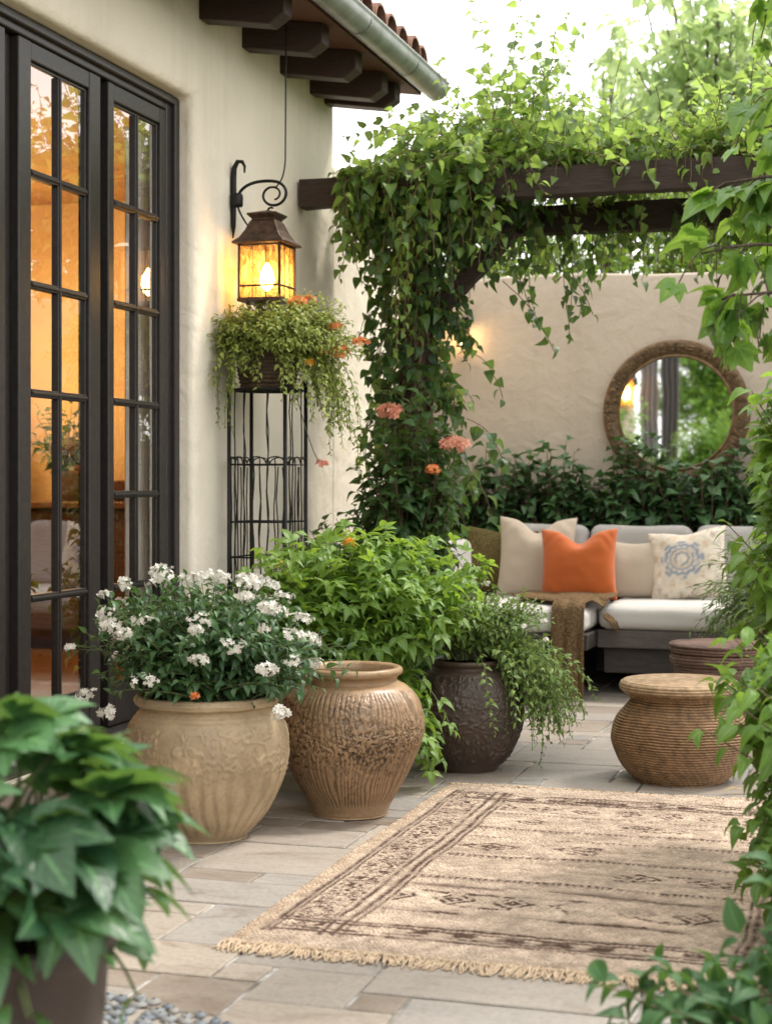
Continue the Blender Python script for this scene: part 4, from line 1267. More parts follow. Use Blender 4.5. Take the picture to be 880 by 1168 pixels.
# ------------------------------------------------------------------ sofa
sofa = thing('corner_sofa', 'grey framed outdoor corner sofa with pale seat cushions in front of the back wall', 'sofa', (-1.5, 9.4, 0))
def sv(mb): return shift(mb, 1.5, -9.4, 0)
M['sofa_wood'] = mat_wood('grey_sofa_wood', (.085, .072, .064), (.16, .138, .125), (1.2, 10, 10), .7, .3)
M['sofa_dark'] = mat_wood('dark_sofa_wood', (.040, .034, .030), (.075, .064, .056), (1.2, 10, 10), .7, .3)
M['cush'] = mat_fabric('pale_canvas', (.70, .665, .62), 240, .08)
M['cush_g'] = mat_fabric('grey_canvas', (.50, .47, .445), 240, .08)
XR, XC, XL = -.38, -1.545, -2.38     # right end, inner corner, left end
YF, YC, YB = 9.02, 8.72, 9.98
b_ = MB(); b_.box(XC + .001, XR, YF, YF + .045, .275, .375); b_.box(XC + .001, XR, YF + .05, YB, .30, .372)
sv(b_).build('seat_frame', M['sofa_wood'], sofa, bevel=.006)
b_ = MB(); b_.box(XC + .03, XR - .03, YF + .05, YF + .085, .13, .272)
sv(b_).build('apron', M['sofa_dark'], sofa, bevel=.006)
b_ = MB(); b_.box(XL, XC, YC, YB, .285, .372); b_.box(XL + .02, XC - .16, YC + .03, YB - .05, .03, .2845)
sv(b_).build('chaise_base', M['sofa_dark'], sofa, bevel=.006)
for x_, y_ in ((XR - .05, YF + .05), (XR - .05, YB - .05), (XC + .10, YB - .05)):
    b_ = MB(); b_.box(x_ - .035, x_ + .035, y_ + .038, y_ + .1, 0, .274); sv(b_).build('leg', M['sofa_dark'], sofa, bevel=.004)
b_ = MB(); b_.box(XL, XR, YB + .002, YB + .06, .03, .74); b_.box(XR + .002, XR + .07, YF + .02, YB + .06, .03, .60)
sv(b_).build('back_frame', M['sofa_wood'], sofa, bevel=.008)

def cushion_mesh(w_, d_, h_, puff=.025, seed=0, r=.05):
    """boxy cushion, rounded edges, slightly puffed; centred in x,y, from z=0"""
    nx, ny, nz = 34, 26, 8
    bm = bmesh.new()
    bmesh.ops.create_cube(bm, size=1.0)
    bmesh.ops.subdivide_edges(bm, edges=bm.edges[:], cuts=22, use_grid_fill=True)
    co = np.array([v.co[:] for v in bm.verts]) * 2
    lim = V(w_, d_, h_) / 2
    P = co * lim
    inn = np.clip(P, -(lim - r), lim - r); dlt = P - inn
    # map the cube corner region onto a rounded edge
    L = np.linalg.norm(dlt, axis=1, keepdims=True); mxx = np.max(np.abs(dlt), axis=1, keepdims=True)
    P = inn + np.where(L > 1e-6, dlt / np.maximum(L, 1e-6) * mxx, 0)
    u, v_ = co[:, 0], co[:, 1]
    bulge = (1 - u ** 4) * (1 - v_ ** 4)
    P[:, 2] += np.where(co[:, 2] > 0, 1, -.25) * puff * bulge * np.abs(co[:, 2])
    P[:, 2] += .006 * fbm(P * 6, seed, 2) * (co[:, 2] > .3)
    P[:, 0] += .006 * fbm(P * 5, seed + 4, 2); P[:, 1] += .008 * fbm(P * 4, seed + 8, 2)
    P[:, 2] += h_ / 2
    for v2, p in zip(bm.verts, P): v2.co = p
    me = bpy.data.meshes.new('m'); bm.to_mesh(me); bm.free(); return me
def cush(name, mat, parent, w_, d_, h_, loc, rot=(0, 0, 0), puff=.02, seed=0, r=.05):
    o = link(name, cushion_mesh(w_, d_, h_, puff, seed, r), mat, parent); o.location = loc; o.rotation_euler = rot; return o
cush('seat_cushion', M['cush'], sofa, XR - XC - .01, .90, .135, ((XR + XC) / 2 + 1.5, (YF - .02 + .45) - 9.4, .376), puff=.012, seed=2)
cush('seat_cushion', M['cush'], sofa, XC - XL - .02, YB - YC - .30, .135, ((XC + XL) / 2 + 1.5, (YC - .02 + (YB - YC - .30) / 2) - 9.4, .374), puff=.012, seed=3)
for k, (xx, ww) in enumerate(((-2.02, .56), (-1.42, .62), (-.78, .62))):
    cush('back_cushion', M['cush_g'], sofa, ww, .16, .44, (xx + 1.5, 9.83 - 9.4, .50), (R(-9), 0, 0), .0, 11 + k, .055)
cush('back_cushion', M['cush_g'], sofa, .15, .62, .36, (XL - .02 + 1.5, 9.05 - 9.4, .50), (0, R(-3), 0), .0, 19, .055)

def pillow(name, label, mat, w_, h_, t_, loc, lean=-15, yaw=0, roll=0, chop=0.0, seed=0, colfun=None, group=None):
    n = 56
    u = np.linspace(-1, 1, n); U, Vv = np.meshgrid(u, u, indexing='ij')
    vs = []
    for sgn in (-1, 1):
        ex = 1 - .075 * (1 - Vv ** 2) * np.abs(U) ** 2; ez = 1 - .075 * (1 - U ** 2) * np.abs(Vv) ** 2
        x = w_ / 2 * U * ex; z = h_ / 2 * Vv * ez
        th_ = t_ / 2 * np.clip((1 - U ** 2) * (1 - Vv ** 2), 0, 1) ** .42
        p = np.stack([x, z, np.zeros_like(x)], -1)
        th_ = th_ * (1 - .55 * chop / .12 * np.exp(-(U / .33) ** 2) * sstep(.1, 1.0, Vv))
        z = z - chop * np.exp(-(U / .36) ** 2) * sstep(.0, 1.0, Vv) ** 1.5
        # soft creases running in from the corners
        cr_ = .006 * fbm(p * 9 + seed, seed, 2) * (1 - U ** 2) ** .5 * (1 - Vv ** 2) ** .5
        rip = .004 * np.sin((np.abs(U) + np.abs(Vv)) * 16 + 3 * fbm(p * 6, seed + 2, 2)) * sstep(.9, 1.5, np.abs(U) + np.abs(Vv)) * np.clip((1 - U ** 2) * (1 - Vv ** 2), 0, 1) ** .3
        y = sgn * (th_ + cr_ + rip)
        vs.append(np.stack([x, y, z + h_ / 2], -1).reshape(-1, 3))
    i, j = np.meshgrid(np.arange(n - 1), np.arange(n - 1), indexing='ij')
    q = np.stack([i * n + j, (i + 1) * n + j, (i + 1) * n + j + 1, i * n + j + 1], -1).reshape(-1, 4)
    q = np.vstack([q, q[:, ::-1] + n * n])
    at = {}
    if colfun is not None:
        c = colfun(U, Vv, np.stack([U, Vv, 0 * U], -1)).reshape(-1, 3); at['pat'] = np.vstack([c, c])
    me = mesh_np(np.vstack(vs), q, at)
    bm = bmesh.new(); bm.from_mesh(me); bmesh.ops.remove_doubles(bm, verts=bm.verts, dist=.0004); bmesh.ops.recalc_face_normals(bm, faces=bm.faces); bm.to_mesh(me); bm.free()
    o = link(name, me, mat, None)
    o.location = loc; o.rotation_euler = Euler((R(lean), R(roll), R(yaw)), 'XYZ')
    tag(o, label, 'pillow', group)
    return o
M['beige'] = mat_fabric('beige_linen', (.64, .53, .41), 190, .1, .6)
M['orange'] = mat_fabric('burnt_orange_cotton', (.54, .125, .028), 260, .1, .35)
M['greenw'] = mat_simple('mottled_green_weave', (.125, .098, .04), .95, 0, 130, .75, .8, .1, .006)
SZ = .512
pillow('throw_pillow', 'mottled olive green pillow at the left end of the sofa', M['greenw'], .44, .42, .15, (-2.27, 9.66, SZ), -16, 8, 4, .01, 1)
pillow('throw_pillow', 'tall beige linen pillow dented at the top beside the olive pillow', M['beige'], .47, .50, .19, (-2.0, 9.50, SZ), -17, 6, 1, .085, 2)
pillow('throw_pillow', 'burnt orange pillow with a dented top in the middle of the sofa', M['orange'], .45, .43, .18, (-1.70, 9.30, SZ), -15, 4, -1, .075, 3)
pillow('throw_pillow', 'plain beige linen pillow right of the orange pillow', M['beige'], .50, .36, .17, (-1.42, 9.52, SZ), -17, 2, 0, .012, 4)
def medallion(U, W, p):
    x, y = U + .08, (W - .08)
    r = np.sqrt(x * x + y * y); a = np.arctan2(y, x)
    nz = fbm(p * 7, 3, 3); n2 = fbm(p * 16, 9, 2)
    base = np.ones((*U.shape, 3)) * V(.74, .66, .55) * (1 + .10 * nz)[..., None]
    blue = np.zeros_like(U)
    for rr_, wd, am, k in ((.42, .055, .022, 14), (.30, .03, .012, 16), (.17, .035, .012, 8)):
        blue = np.maximum(blue, np.exp(-((r - rr_ - am * np.cos(a * k)) / wd) ** 2))
    blue = np.maximum(blue, np.exp(-((r - .53) / .05) ** 2) * sstep(.2, .8, np.cos(a * 8) * .5 + .5))
    blue *= sstep(-.8, .05, nz + .25 + n2 * .3)
    tanm = np.exp(-((r - .72) / .10) ** 2) * sstep(.1, .7, np.cos(a * 10 + 1) * .5 + n2 * .6 + .15) * .8
    tanm = np.maximum(tanm, np.exp(-((r - .24) / .03) ** 2) * .6)
    out = sstep(.85, 1.0, r) * sstep(.2, .6, n2 + .5 * np.cos(p[..., 0] * 18) * np.cos(p[..., 1] * 18))
    c = base * (1 - .85 * blue[..., None]) + V(.11, .19, .31) * .85 * blue[..., None]
    c = c * (1 - .7 * tanm[..., None]) + V(.50, .30, .13) * .7 * tanm[..., None]
    return np.clip(c * (1 - .5 * out[..., None]) + V(.30, .25, .22) * .5 * out[..., None], 0, 1)
n = N('medallion_print'); c = n.attr('pat', True); f = n.noise(140, 3)
M['medal'] = n.done(n.pbsdf(n.mix(n.math('MULTIPLY', f, .3), c, (.25, .2, .16)), .95, 0, .1, n.bump(f, .5, .003)))
pillow('throw_pillow', 'cream pillow with a faded blue medallion print at the right end of the sofa', M['medal'], .46, .44, .17, (-1.08, 9.46, SZ), -20, -4, -7, .02, 5, medallion)

# knitted throw over the corner of the chaise
def build_throw():
    t = thing('throw_blanket', 'brown knitted throw draped over the corner of the sofa down to the floor', 'blanket', (XC - .13, YC, 0))
    ox, oy = XC - .13, YC
    nu, nv = 46, 110
    path = [(.56, .548), (.30, .540), (.06, .536), (.0, .530), (-.035, .505), (-.045, .46), (-.046, .30), (-.05, .15), (-.052, .03)]
    P = spline([(a, b) for a, b in path], nv); nv = len(P)
    P = np.array(path, dtype=float); d = np.r_[0, np.cumsum(np.linalg.norm(np.diff(P, axis=0), axis=1))]
    sv_ = np.linspace(0, d[-1], 110); py = np.interp(sv_, d, P[:, 0]); pz = np.interp(sv_, d, P[:, 1]); nv = 110
    # smooth
    for _ in range(3):
        py[1:-1] = (py[:-2] + py[1:-1] * 2 + py[2:]) / 4; pz[1:-1] = (pz[:-2] + pz[1:-1] * 2 + pz[2:]) / 4
    vs = []
    for i in range(nu):
        u = i / (nu - 1) * 2 - 1
        for j in range(nv):
            hang = sstep(.55, .72, sv_[j] / d[-1])
            top = sstep(.03, .34, py[j]); wd = .09 + .20 * top * (1 - hang)
            fold = .010 * math.sin(u * 7.5 + .8 * math.sin(j * .09)) * (.4 + .6 * hang)
            x = .03 - .10 * top * (1 - hang) + u * wd
            vs.append((x, py[j] - fold * hang - .004 * hang, pz[j] + (fold + .010) * (1 - hang)))
    vs = np.array(vs)
    # the part past the cushion edge sags over the side
    side = np.clip(vs[:, 0] - .135, 0, 1) * (vs[:, 2] > .5) * (1 - sstep(.20, .27, vs[:, 1]))
    vs[:, 2] -= side * 1.1
    vs += np.stack([0 * vs[:, 0], 0 * vs[:, 0], .003 * fbm(vs * 40, 3, 2)], -1)
    i, j = np.meshgrid(np.arange(nu - 1), np.arange(nv - 1), indexing='ij')
    q = np.stack([i * nv + j, i * nv + j + 1, (i + 1) * nv + j + 1, (i + 1) * nv + j], -1).reshape(-1, 4)
    mk = woven_knit
    o = link('cloth', mesh_np(vs, q), mk, t)
    sm = o.modifiers.new('thick', 'SOLIDIFY'); sm.thickness = .008; sm.offset = 1
    fr = MB()
    for k in range(60):
        u = k / 59 * 2 - 1; L = rng.uniform(.05, .08)
        x = .205 + rng.uniform(-.005, .02); y = .10 + (u + 1) * .08
        z0 = .545 - max(0, x - .135) * 1.1
        pts = [(x - .01, y, z0), (x + L * .35, y + rng.uniform(-.01, .01), z0 - L * .35), (x + L * .6, y + rng.uniform(-.014, .014), z0 - L * .95)]
        fr.tube(pts, [.004, .0035, .002], 5)
    fr.build('fringe', mk, t, True)
n = N('brown_knit')
f = n.noise(70, 4); vr = n.t.nodes.new('ShaderNodeTexVoronoi'); vr.inputs['Scale'].default_value = 85; n.l(n.obj(), vr.inputs['Vector'])
c = n.mix(n.ramp(f, [(.3, (0, 0, 0)), (.7, (1, 1, 1))]), (.085, .052, .026), (.21, .135, .07))
woven_knit = n.done(n.pbsdf(c, .95, 0, .1, n.bump(n.math('SUBTRACT', f, vr.outputs['Distance']), .8, .008)))
build_throw()

# ------------------------------------------------------------------ garden walls
YW = 10.5
gw = MB(); gw.box(XW - .02, 2.6, YW, YW + .22, -.03, 2.55)
bm = bmesh.new(); me = gw.mesh(); bm.from_mesh(me)
bmesh.ops.subdivide_edges(bm, edges=bm.edges[:], cuts=10, use_grid_fill=True)
for v_ in bm.verts:
    if v_.co.z > 2.5: v_.co.z += .018 * math.sin(v_.co.x * 2.3) + .010 * math.sin(v_.co.x * 5.1)
bm.to_mesh(me); bm.free()
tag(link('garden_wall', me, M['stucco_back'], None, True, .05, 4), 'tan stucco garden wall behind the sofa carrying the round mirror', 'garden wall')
sw = MB(); sw.box(XW - .22, XW - .002, 8.424, YW - .002, -.03, 2.95)
tag(sw.build('garden_wall', M['stucco'], None, False, .03, 4), 'pale stucco side wall behind the vine post, joining the house', 'garden wall')

# mirror
MX, MZ = -1.285, 1.645
mi = thing('round_mirror', 'round mirror in a carved bronze frame on the garden wall', 'mirror', (MX, YW - .005, MZ - .47))
def mir_disp(rr, aa, zz):
    p = np.stack([rr * np.cos(aa), rr * np.sin(aa), zz], -1)
    body = sstep(.375, .39, rr) * (1 - sstep(.45, .462, rr))
    r1 = fig(p * V(1, 1, .3), 20, 4, 41, .8); rid = 1 - sstep(.1, .6, r1)
    seg = np.abs(np.sin(aa * 24)); 
    return .005 * rid * body - .004 * (1 - sstep(.0, .22, seg)) * body, body * ((1 - rid) * .45 + (1 - sstep(0, .2, seg)) * .5)
pr = spline([(.466, .0), (.468, .03), (.460, .048), (.44, .058), (.41, .056), (.385, .045), (.376, .040), (.370, .046), (.362, .048), (.356, .040), (.354, .012)], 110)
n = N('carved_bronze'); cav = n.attr('cav'); f = n.noise(25, 5)
c = n.mix(n.ramp(f, [(.3, (0, 0, 0)), (.7, (1, 1, 1))]), (.10, .058, .028), (.26, .165, .085)); c = n.mix(cav, c, (.03, .018, .01))
mfm = n.done(n.pbsdf(c, .5, .35, .4, n.bump(f, .3, .004)))
fo = link('frame', lathe_np(pr, 420, mir_disp), mfm, mi); fo.location = (0, 0, .47); fo.rotation_euler = (PI / 2, 0, 0)
gl = MB(); gl.add([(0, 0, 0)] + [(.357 * math.cos(a), 0, .357 * math.sin(a)) for a in np.linspace(0, 2 * PI, 64, endpoint=False)], [(0, 1 + (i + 1) % 64, 1 + i) for i in range(64)])
go = gl.build('mirror_glass', M['mirror'], mi); go.location = (0, -.028, .47); go.rotation_euler = (0, 0, R(3.4))
bkp = MB(); bkp.lathe([(.455, 0), (.455, .006)], 48); bo = bkp.build('backing', M['beam'], mi); bo.location = (0, .003, .47); bo.rotation_euler = (PI / 2, 0, 0)

# small sconce
sc = thing('wall_sconce', 'tiny glowing wall sconce on the garden wall beside the vines', 'sconce', (-2.68, YW, 2.08))
b_ = MB(); b_.bar((0, -.008, .02), (0, -.008, .22), .05, .014, (0, 1, 0)); b_.tube([(0, -.01, .19), (0, -.06, .215), (0, -.09, .18)], .006, 6); b_.build('bracket', M['iron'], sc)
b_ = MB(); b_.lathe([(.055, .125), (.045, .145), (.018, .18), (.006, .19)], 16, (0, -.09, 0)); b_.lathe([(.03, .015), (.045, .022), (.03, .03)], 12, (0, -.09, 0))
for k in range(6):
    a = k * PI / 3; b_.tube([(.042 * math.cos(a), -.09 + .042 * math.sin(a), .125), (.036 * math.cos(a), -.09 + .036 * math.sin(a), .025)], .003, 5)
b_.build('cage', M['iron'], sc)
b_ = MB(); b_.lathe([(.006, .035), (.026, .05), (.030, .08), (.018, .11), (.004, .12)], 14, (0, -.09, 0)); b_.build('bulb', M['bulb_small'], sc, True)
lamp('sconce_light', (-2.68, YW - .09, 2.16), 3.5, (1, .5, .18), .03)

# ------------------------------------------------------------------ pergola
PY = 7.9
pg = thing('pergola', 'dark weathered timber pergola beams on a post over the seating corner', 'pergola', (-2.2, PY, 0))
def pv(mb): return shift(mb, 2.2, -PY, 0)
def rough_beam(a, b, w_, h_, seed):
    a = V(*a); b = V(*b); n = 40; d = b - a; L = np.linalg.norm(d); d /= L
    up = V(0, 0, 1) if abs(d[2]) < .9 else V(0, 1, 0)
    sd_ = np.cross(d, up); sd_ /= np.linalg.norm(sd_); up = np.cross(sd_, d)
    vs = []
    cs = [(-1, -1), (0, -1.02), (1, -1), (1.02, 0), (1, 1), (0, 1.02), (-1, 1), (-1.02, 0)]
    for i in range(n):
        c = a + d * L * i / (n - 1)
        for k, (x, y) in enumerate(cs):
            j = 1 + .05 * float(vnoise(V(i * .5, k * 3.7, seed), seed)) + .02 * float(vnoise(V(i * 2.0, k, seed), seed))
            vs.append(c + sd_ * (w_ / 2 * x * j) + up * (h_ / 2 * y * j))
    m = MB(); m.add(vs, [(i * 8 + k, i * 8 + (k + 1) % 8, (i + 1) * 8 + (k + 1) % 8, (i + 1) * 8 + k) for i in range(n - 1) for k in range(8)] + [tuple(range(7, -1, -1)), tuple((n - 1) * 8 + k for k in range(8))])
    return m
pv(rough_beam((XW + .015, PY, 2.69), (1.4, PY, 2.67), .11, .14, 1)).build('beam', M['beam'], pg)
pv(rough_beam((-2.75, PY + .62, 2.60), (1.4, PY + .62, 2.58), .12, .15, 2)).build('beam', M['beam'], pg)
pv(rough_beam((-2.36, PY + .3, 0), (-2.36, PY + .3, 2.53), .12, .12, 3)).build('post', M['bark'], pg)
pv(rough_beam((-2.36, PY + .3, 1.98), (-1.84, PY + .3, 2.51), .085, .085, 4)).build('brace', M['beam'], pg)
pv(rough_beam((.9, PY + .3, 0), (.9, PY + .3, 2.56), .12, .12, 5)).build('post', M['bark'], pg)
for k, xx in enumerate((-2.2, -1.55, -.9, -.25, .4, .9)):
    pv(rough_beam((xx, PY + .16, 2.765), (xx, PY + .85, 2.74), .07, .08, 6 + k)).build('rafter', M['beam_y'], pg)

# ------------------------------------------------------------------ climbing vine on the pergola
vi = thing('climbing_vine', 'lush green climbing vine mounded over the pergola beams and hanging down', 'vine', (-2.2, PY + .3, 0))
vo = V(-2.2, PY + .3, 0)
ft = Foliage(); fd = Foliage(); vs_ = MB()
# mounded top: bright leaves
for k in range(860):
    x = rng.uniform(-2.6, .1); y = PY + (rng.uniform(-.14, .75) if x < -1.95 else rng.uniform(.02, .8))
    hgt = .27 + .13 * float(fbm(V(x * 1.6, y, 2), 3, 2)) - .10 * sstep(-2.1, -2.45, x) + (.10 if -2.1 < x < -1.6 else 0)
    d = V(rng.normal(0, .6), rng.normal(-.1, .5), rng.uniform(.4, 1.3))
    L = rng.uniform(.5, 1.1) * max(.12, hgt) * (1.8 if x < -1.95 else 1.9)
    p = grow((x, y, 2.77), d, L, 9, rng.uniform(.5, 1.8) if x < -1.95 else rng.uniform(.1, .8), .34)
    ft.along(p, .036, (.045, .115), .15, .85, .35, .22, (.0, 1.0), .55)
    vs_.tube(p, .0022, 4, False)
# tall shoots against the sky
for x, L in ((-2.0, .50), (-1.94, .62), (-1.82, .46), (-2.12, .26), (-1.5, .36), (-1.3, .48), (-1.05, .30), (-.75, .5), (-.62, .38), (-1.7, .34)):
    p = grow((x, PY + rng.uniform(-.1, .4), 2.85), (rng.uniform(-.25, .25), -.1, 1), L, 10, .25, .18)
    ft.along(p, .045, (.045, .075), .2, .85, .4, .15, (.4, 1.0), .5); vs_.tube(p, .002, 4, False)
# leaves lapping over the front of the beam
for k in range(42):
    x = -2.6 + 2.5 * rng.uniform() ** 2.6
    p = grow((x, PY - .07, 2.80), (rng.normal(0, .4), -.6, .1), rng.uniform(.14, .26) * (1.3 if x < -2.0 else .8), 7, 2.6, .2)
    ft.along(p, .040, (.065, .105), .2, .8, .2, .6, (.1, .75), .5); vs_.tube(p, .002, 4, False)
# left end: heavy mass wrapping the beam and falling
for k in range(105):
    x = rng.uniform(-2.66, -1.85); y = PY + rng.uniform(-.12, .55)
    p = grow((x, y, rng.uniform(2.55, 2.85)), (rng.normal(0, .6), -.5 + rng.normal(0, .3), rng.uniform(-.2, .5)), rng.uniform(.2, .5), 10, 2.2, .35)
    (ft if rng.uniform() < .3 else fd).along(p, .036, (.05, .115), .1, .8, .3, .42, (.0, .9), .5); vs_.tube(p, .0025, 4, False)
# long hanging strands
for x, y, L in ((-2.29, PY - .1, .95), (-2.24, PY - .12, .8), (-2.36, PY - .05, .7), (-2.6, PY - .08, .36), (-2.5, PY, .5), (-2.1, PY - .05, .6)):
    p = grow((x, y, 2.72), (.05, -.2, -.6), L, 14, 1.5, .12)
    (ft if L > .65 else fd).along(p, .030, (.05, .085), .05, .75, .3, .7, (.25, .85), .4, taper=.5); vs_.tube(p, .0025, 4, False)
# underside between and behind the beams
for k in range(170):
    x = rng.uniform(-2.5, .1); y = PY + rng.uniform(.35, .95)
    p = grow((x, y, rng.uniform(2.5, 2.72)), (rng.normal(0, .7), rng.normal(0, .4), rng.uniform(-.7, .3)), rng.uniform(.12, .30), 8, 1.8, .3)
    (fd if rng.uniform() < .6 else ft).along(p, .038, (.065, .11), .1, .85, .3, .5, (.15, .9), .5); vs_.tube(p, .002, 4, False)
for x, L in ((-1.84, .42), (-1.66, .62), (-1.61, .45), (-1.45, .5), (-1.30, .3), (-1.05, .22)):
    p = grow((x, PY + .66, 2.56), (rng.normal(0, .2), -.1, -.6), L, 12, 1.2, .16)
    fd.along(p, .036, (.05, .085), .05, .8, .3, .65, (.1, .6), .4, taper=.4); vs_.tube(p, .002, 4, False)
# column climbing the post
for k in range(270):
    z = rng.uniform(.5, 2.6); a = rng.uniform(-PI, PI)
    wd = .10 + .12 * sstep(1.7, 2.4, z) + .03 * math.sin(z * 5)
    p0 = (-2.36 + wd * .6 * math.cos(a), PY + .28 + wd * .6 * math.sin(a), z)
    p = grow(p0, (math.cos(a), math.sin(a), rng.uniform(-.2, .7)), rng.uniform(.10, .42), 8, 1.5, .4)
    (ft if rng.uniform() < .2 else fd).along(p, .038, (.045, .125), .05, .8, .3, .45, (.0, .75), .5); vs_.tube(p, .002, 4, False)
for k in range(8):
    a = k * .8; pts = [(-2.36 + .085 * math.cos(a + z * 2.4), PY + .3 + .085 * math.sin(a + z * 2.4), z) for z in np.linspace(0, 2.62, 26)]
    vs_.tube(pts, np.linspace(.016, .008, 26), 6)
# sprays on the back wall
for x, z, L, dx in ((-2.05, 2.42, .42, .9), (-1.72, 2.36, .35, .6), (-2.30, 2.2, .3, .5), (-2.0, 2.3, .5, .6), (-2.15, 1.9, .3, .6), (-2.2, 1.55, .35, .5), (-2.25, 1.3, .4, .7)):
    p = grow((x, PY + .75, z), (dx, .2, -.2), L, 10, 1.0, .2)
    fd.along(p, .045, (.08, .12), .2, .8, .4, .5, (.0, .4), .4); vs_.tube(p, .0025, 4, False)
for F_ in (ft, fd): F_.P = [p - vo for p in F_.P]
ft.build('foliage', 'broad', M['vine'], vi); fd.build('foliage', 'broad', M['vine_dark'], vi)['label'] = 'vine leaves with shade painted into their dark green'
vs_.v = [(x - vo[0], y - vo[1], z) for x, y, z in vs_.v]; vs_.build('stem', M['twig_b'], vi, True)

# geranium-like shrub at the foot of the post with salmon blooms
ge = thing('flowering_shrub', 'dark green shrub with salmon pink blooms at the foot of the pergola post', 'shrub', (-2.35, 7.72, 0))
f_ = Foliage(); s_ = MB()
crown(f_, s_, (0, 0, 0), (0, 0, .66), (.46, .36, .50), 260, .045, (.075, .12), (.0, .75), .4, .3, minz=-.9, start=.25, sr=.003, seed=51, lift=.3, base_r=.12)
crown(f_, s_, (.06, 0, .4), (.08, -.05, 1.22), (.27, .24, .40), 130, .045, (.075, .125), (.0, .85), .45, .3, minz=-.8, start=.3, sr=.003, seed=53, base_r=.1)
f_.build('foliage', 'broad', M['vine_dark'], ge); s_.build('stem', M['twig_b'], ge, True)
for (x, y, z, r, mt) in ((.065, -.24, 1.54, .050, 'pink_f'), (.37, -.16, 1.38, .052, 'pink_f'), (.20, -.2, .78, .03, 'orange_f'), (.17, -.28, .69, .02, 'orange_f'), (.28, -.22, 1.26, .03, 'orange_f')):
    fo = flower_head('flower', M[mt], ge, (x, y, z), r, 30, r * .48, (.2, -1, .5))
    b_ = MB(); b_.tube(bez((x * .5, 0, z - .26), (x, y * .6, z - .1), (x, y, z), 7), .004, 5); b_.build('stalk', M['twig'], fo)

# hedge shrubs behind the sofa
for k, (x, z, rx, rz_) in enumerate(((-2.48, .72, .42, .5), (-1.98, .74, .44, .46), (-1.48, .76, .42, .48), (-1.0, .72, .42, .44), (-.5, .74, .42, .5), (0.05, .76, .44, .5))):
    h_ = thing('hedge_shrub', 'dark broadleaf shrub in the row between sofa and garden wall', 'shrub', (x, 10.24, 0), 0, 'shrubs in the row behind the sofa')
    f_ = Foliage(); s_ = MB()
    crown(f_, s_, (0, 0, 0), (0, -.02, z + .24), (rx, .24, rz_), 185, .055, (.11, .18), (.0, 1.0), .45, .42, minz=-.8, start=.25, sr=.0035, seed=60 + k, lift=.4, base_r=.1)
    f_.build('foliage', 'broad3', M['hedge'], h_); s_.build('stem', M['twig_b'], h_, True)

# ------------------------------------------------------------------ right-hand planting
# fine-leaved plant in a brown pot by the sofa
FP = (-.43, 8.40, 0)
fpo = thing('garden_pot', 'dark reddish brown tall pot beside the right end of the sofa', 'pot', FP)
pr = spline([(.001, .002), (.12, 0), (.13, .01), (.15, .25), (.17, .48), (.185, .50), (.19, .54), (.18, .55), (.165, .54), (.16, .50), (.001, .48)], 160)
link('pot_body', lathe_np(pr, 160, lambda r_, a_, z_: (.0015 * fbm(np.stack([r_ * np.cos(a_), r_ * np.sin(a_), z_], -1) * 20, 3, 2), 0 * r_)), mat_pot('red_brown_pot', (.17, .085, .06), (.05, .025, .02), .65), fpo)
soil_in(fpo, .16, .515)
fpl = thing('grassy_plant', 'fine bladed bushy green plant in the tall reddish pot', 'plant', (FP[0], FP[1], .51))
f_ = Foliage(); s_ = MB()
for k in range(300):
    a = rng.uniform(-PI, PI); el = rng.uniform(.75, 1.5)
    p = grow((.08 * math.cos(a), .08 * math.sin(a), 0), (math.cos(a) * math.cos(el), math.sin(a) * math.cos(el), math.sin(el)), rng.uniform(.28, .56), 9, rng.uniform(.5, 1.3), .15)
    f_.along(p, .022, (.05, .085), .2, .7, .8, .25, (.1, 1), .6, out=(0, 0, 0)); s_.tube(p, .0014, 4, False)
f_.build('foliage', 'lance', M['fine'], fpl); s_.build('stem', M['twig'], fpl, True)

def big_shrub(name, label, loc, blobs, tpl, mat, cat='shrub', stemmat='twig_b', start=.3):
    t = thing(name, label, cat, loc); f_ = Foliage(); s_ = MB()
    for (cen, rad, n_, step, size, tint, seed) in blobs:
        b0 = (cen[0] * .25, cen[1] * .25, max(0, cen[2] - rad[2] * 1.7) * .5)
        crown(f_, s_, b0, cen, rad, n_, step, size, tint, .45, .3, minz=-.9, start=start, sr=.0028, seed=seed, lift=.4, base_r=.06, pair=2)
    f_.build('foliage', tpl, mat, t); s_.build('stem', M[stemmat], t, True); return t
big_shrub('broadleaf_shrub', 'tall bright green shrub overlapping the right side of the mirror', (.16, 5.15, 0),
          [((-.42, .0, 1.16), (.22, .3, .30), 80, .052, (.085, .14), (.15, 1), 71), ((-.38, .1, 1.42), (.20, .3, .22), 40, .055, (.085, .14), (.3, 1), 74), ((-.30, .2, .84), (.18, .35, .3), 60, .05, (.085, .14), (.0, .8), 72), ((-.40, .15, 1.15), (.15, .3, .5), 170, .045, (.07, .13), (.0, .85), 75), ((-.45, .3, .85), (.16, .3, .32), 90, .045, (.07, .13), (.0, .7), 76)], 'ovate', M['right'])
big_shrub('broadleaf_shrub', 'glossy green shrub reaching over the right of the rattan stool', (.25, 4.35, 0),
          [((-.50, .0, .66), (.25, .3, .17), 46, .055, (.085, .135), (.0, .9), 81), ((-.37, .0, .44), (.20, .3, .28), 60, .05, (.085, .135), (.0, .6), 82), ((-.46, .1, .50), (.14, .3, .42), 150, .045, (.07, .125), (.0, .8), 84), ((-.44, .0, .25), (.14, .3, .24), 80, .045, (.07, .125), (.0, .5), 85)], 'ovate', M['right'])
M['low'] = mat_leaf('low_shrub_leaf', (.012, .046, .018), (.075, .18, .055), .25, .5, (.2, .4, .06), .3)
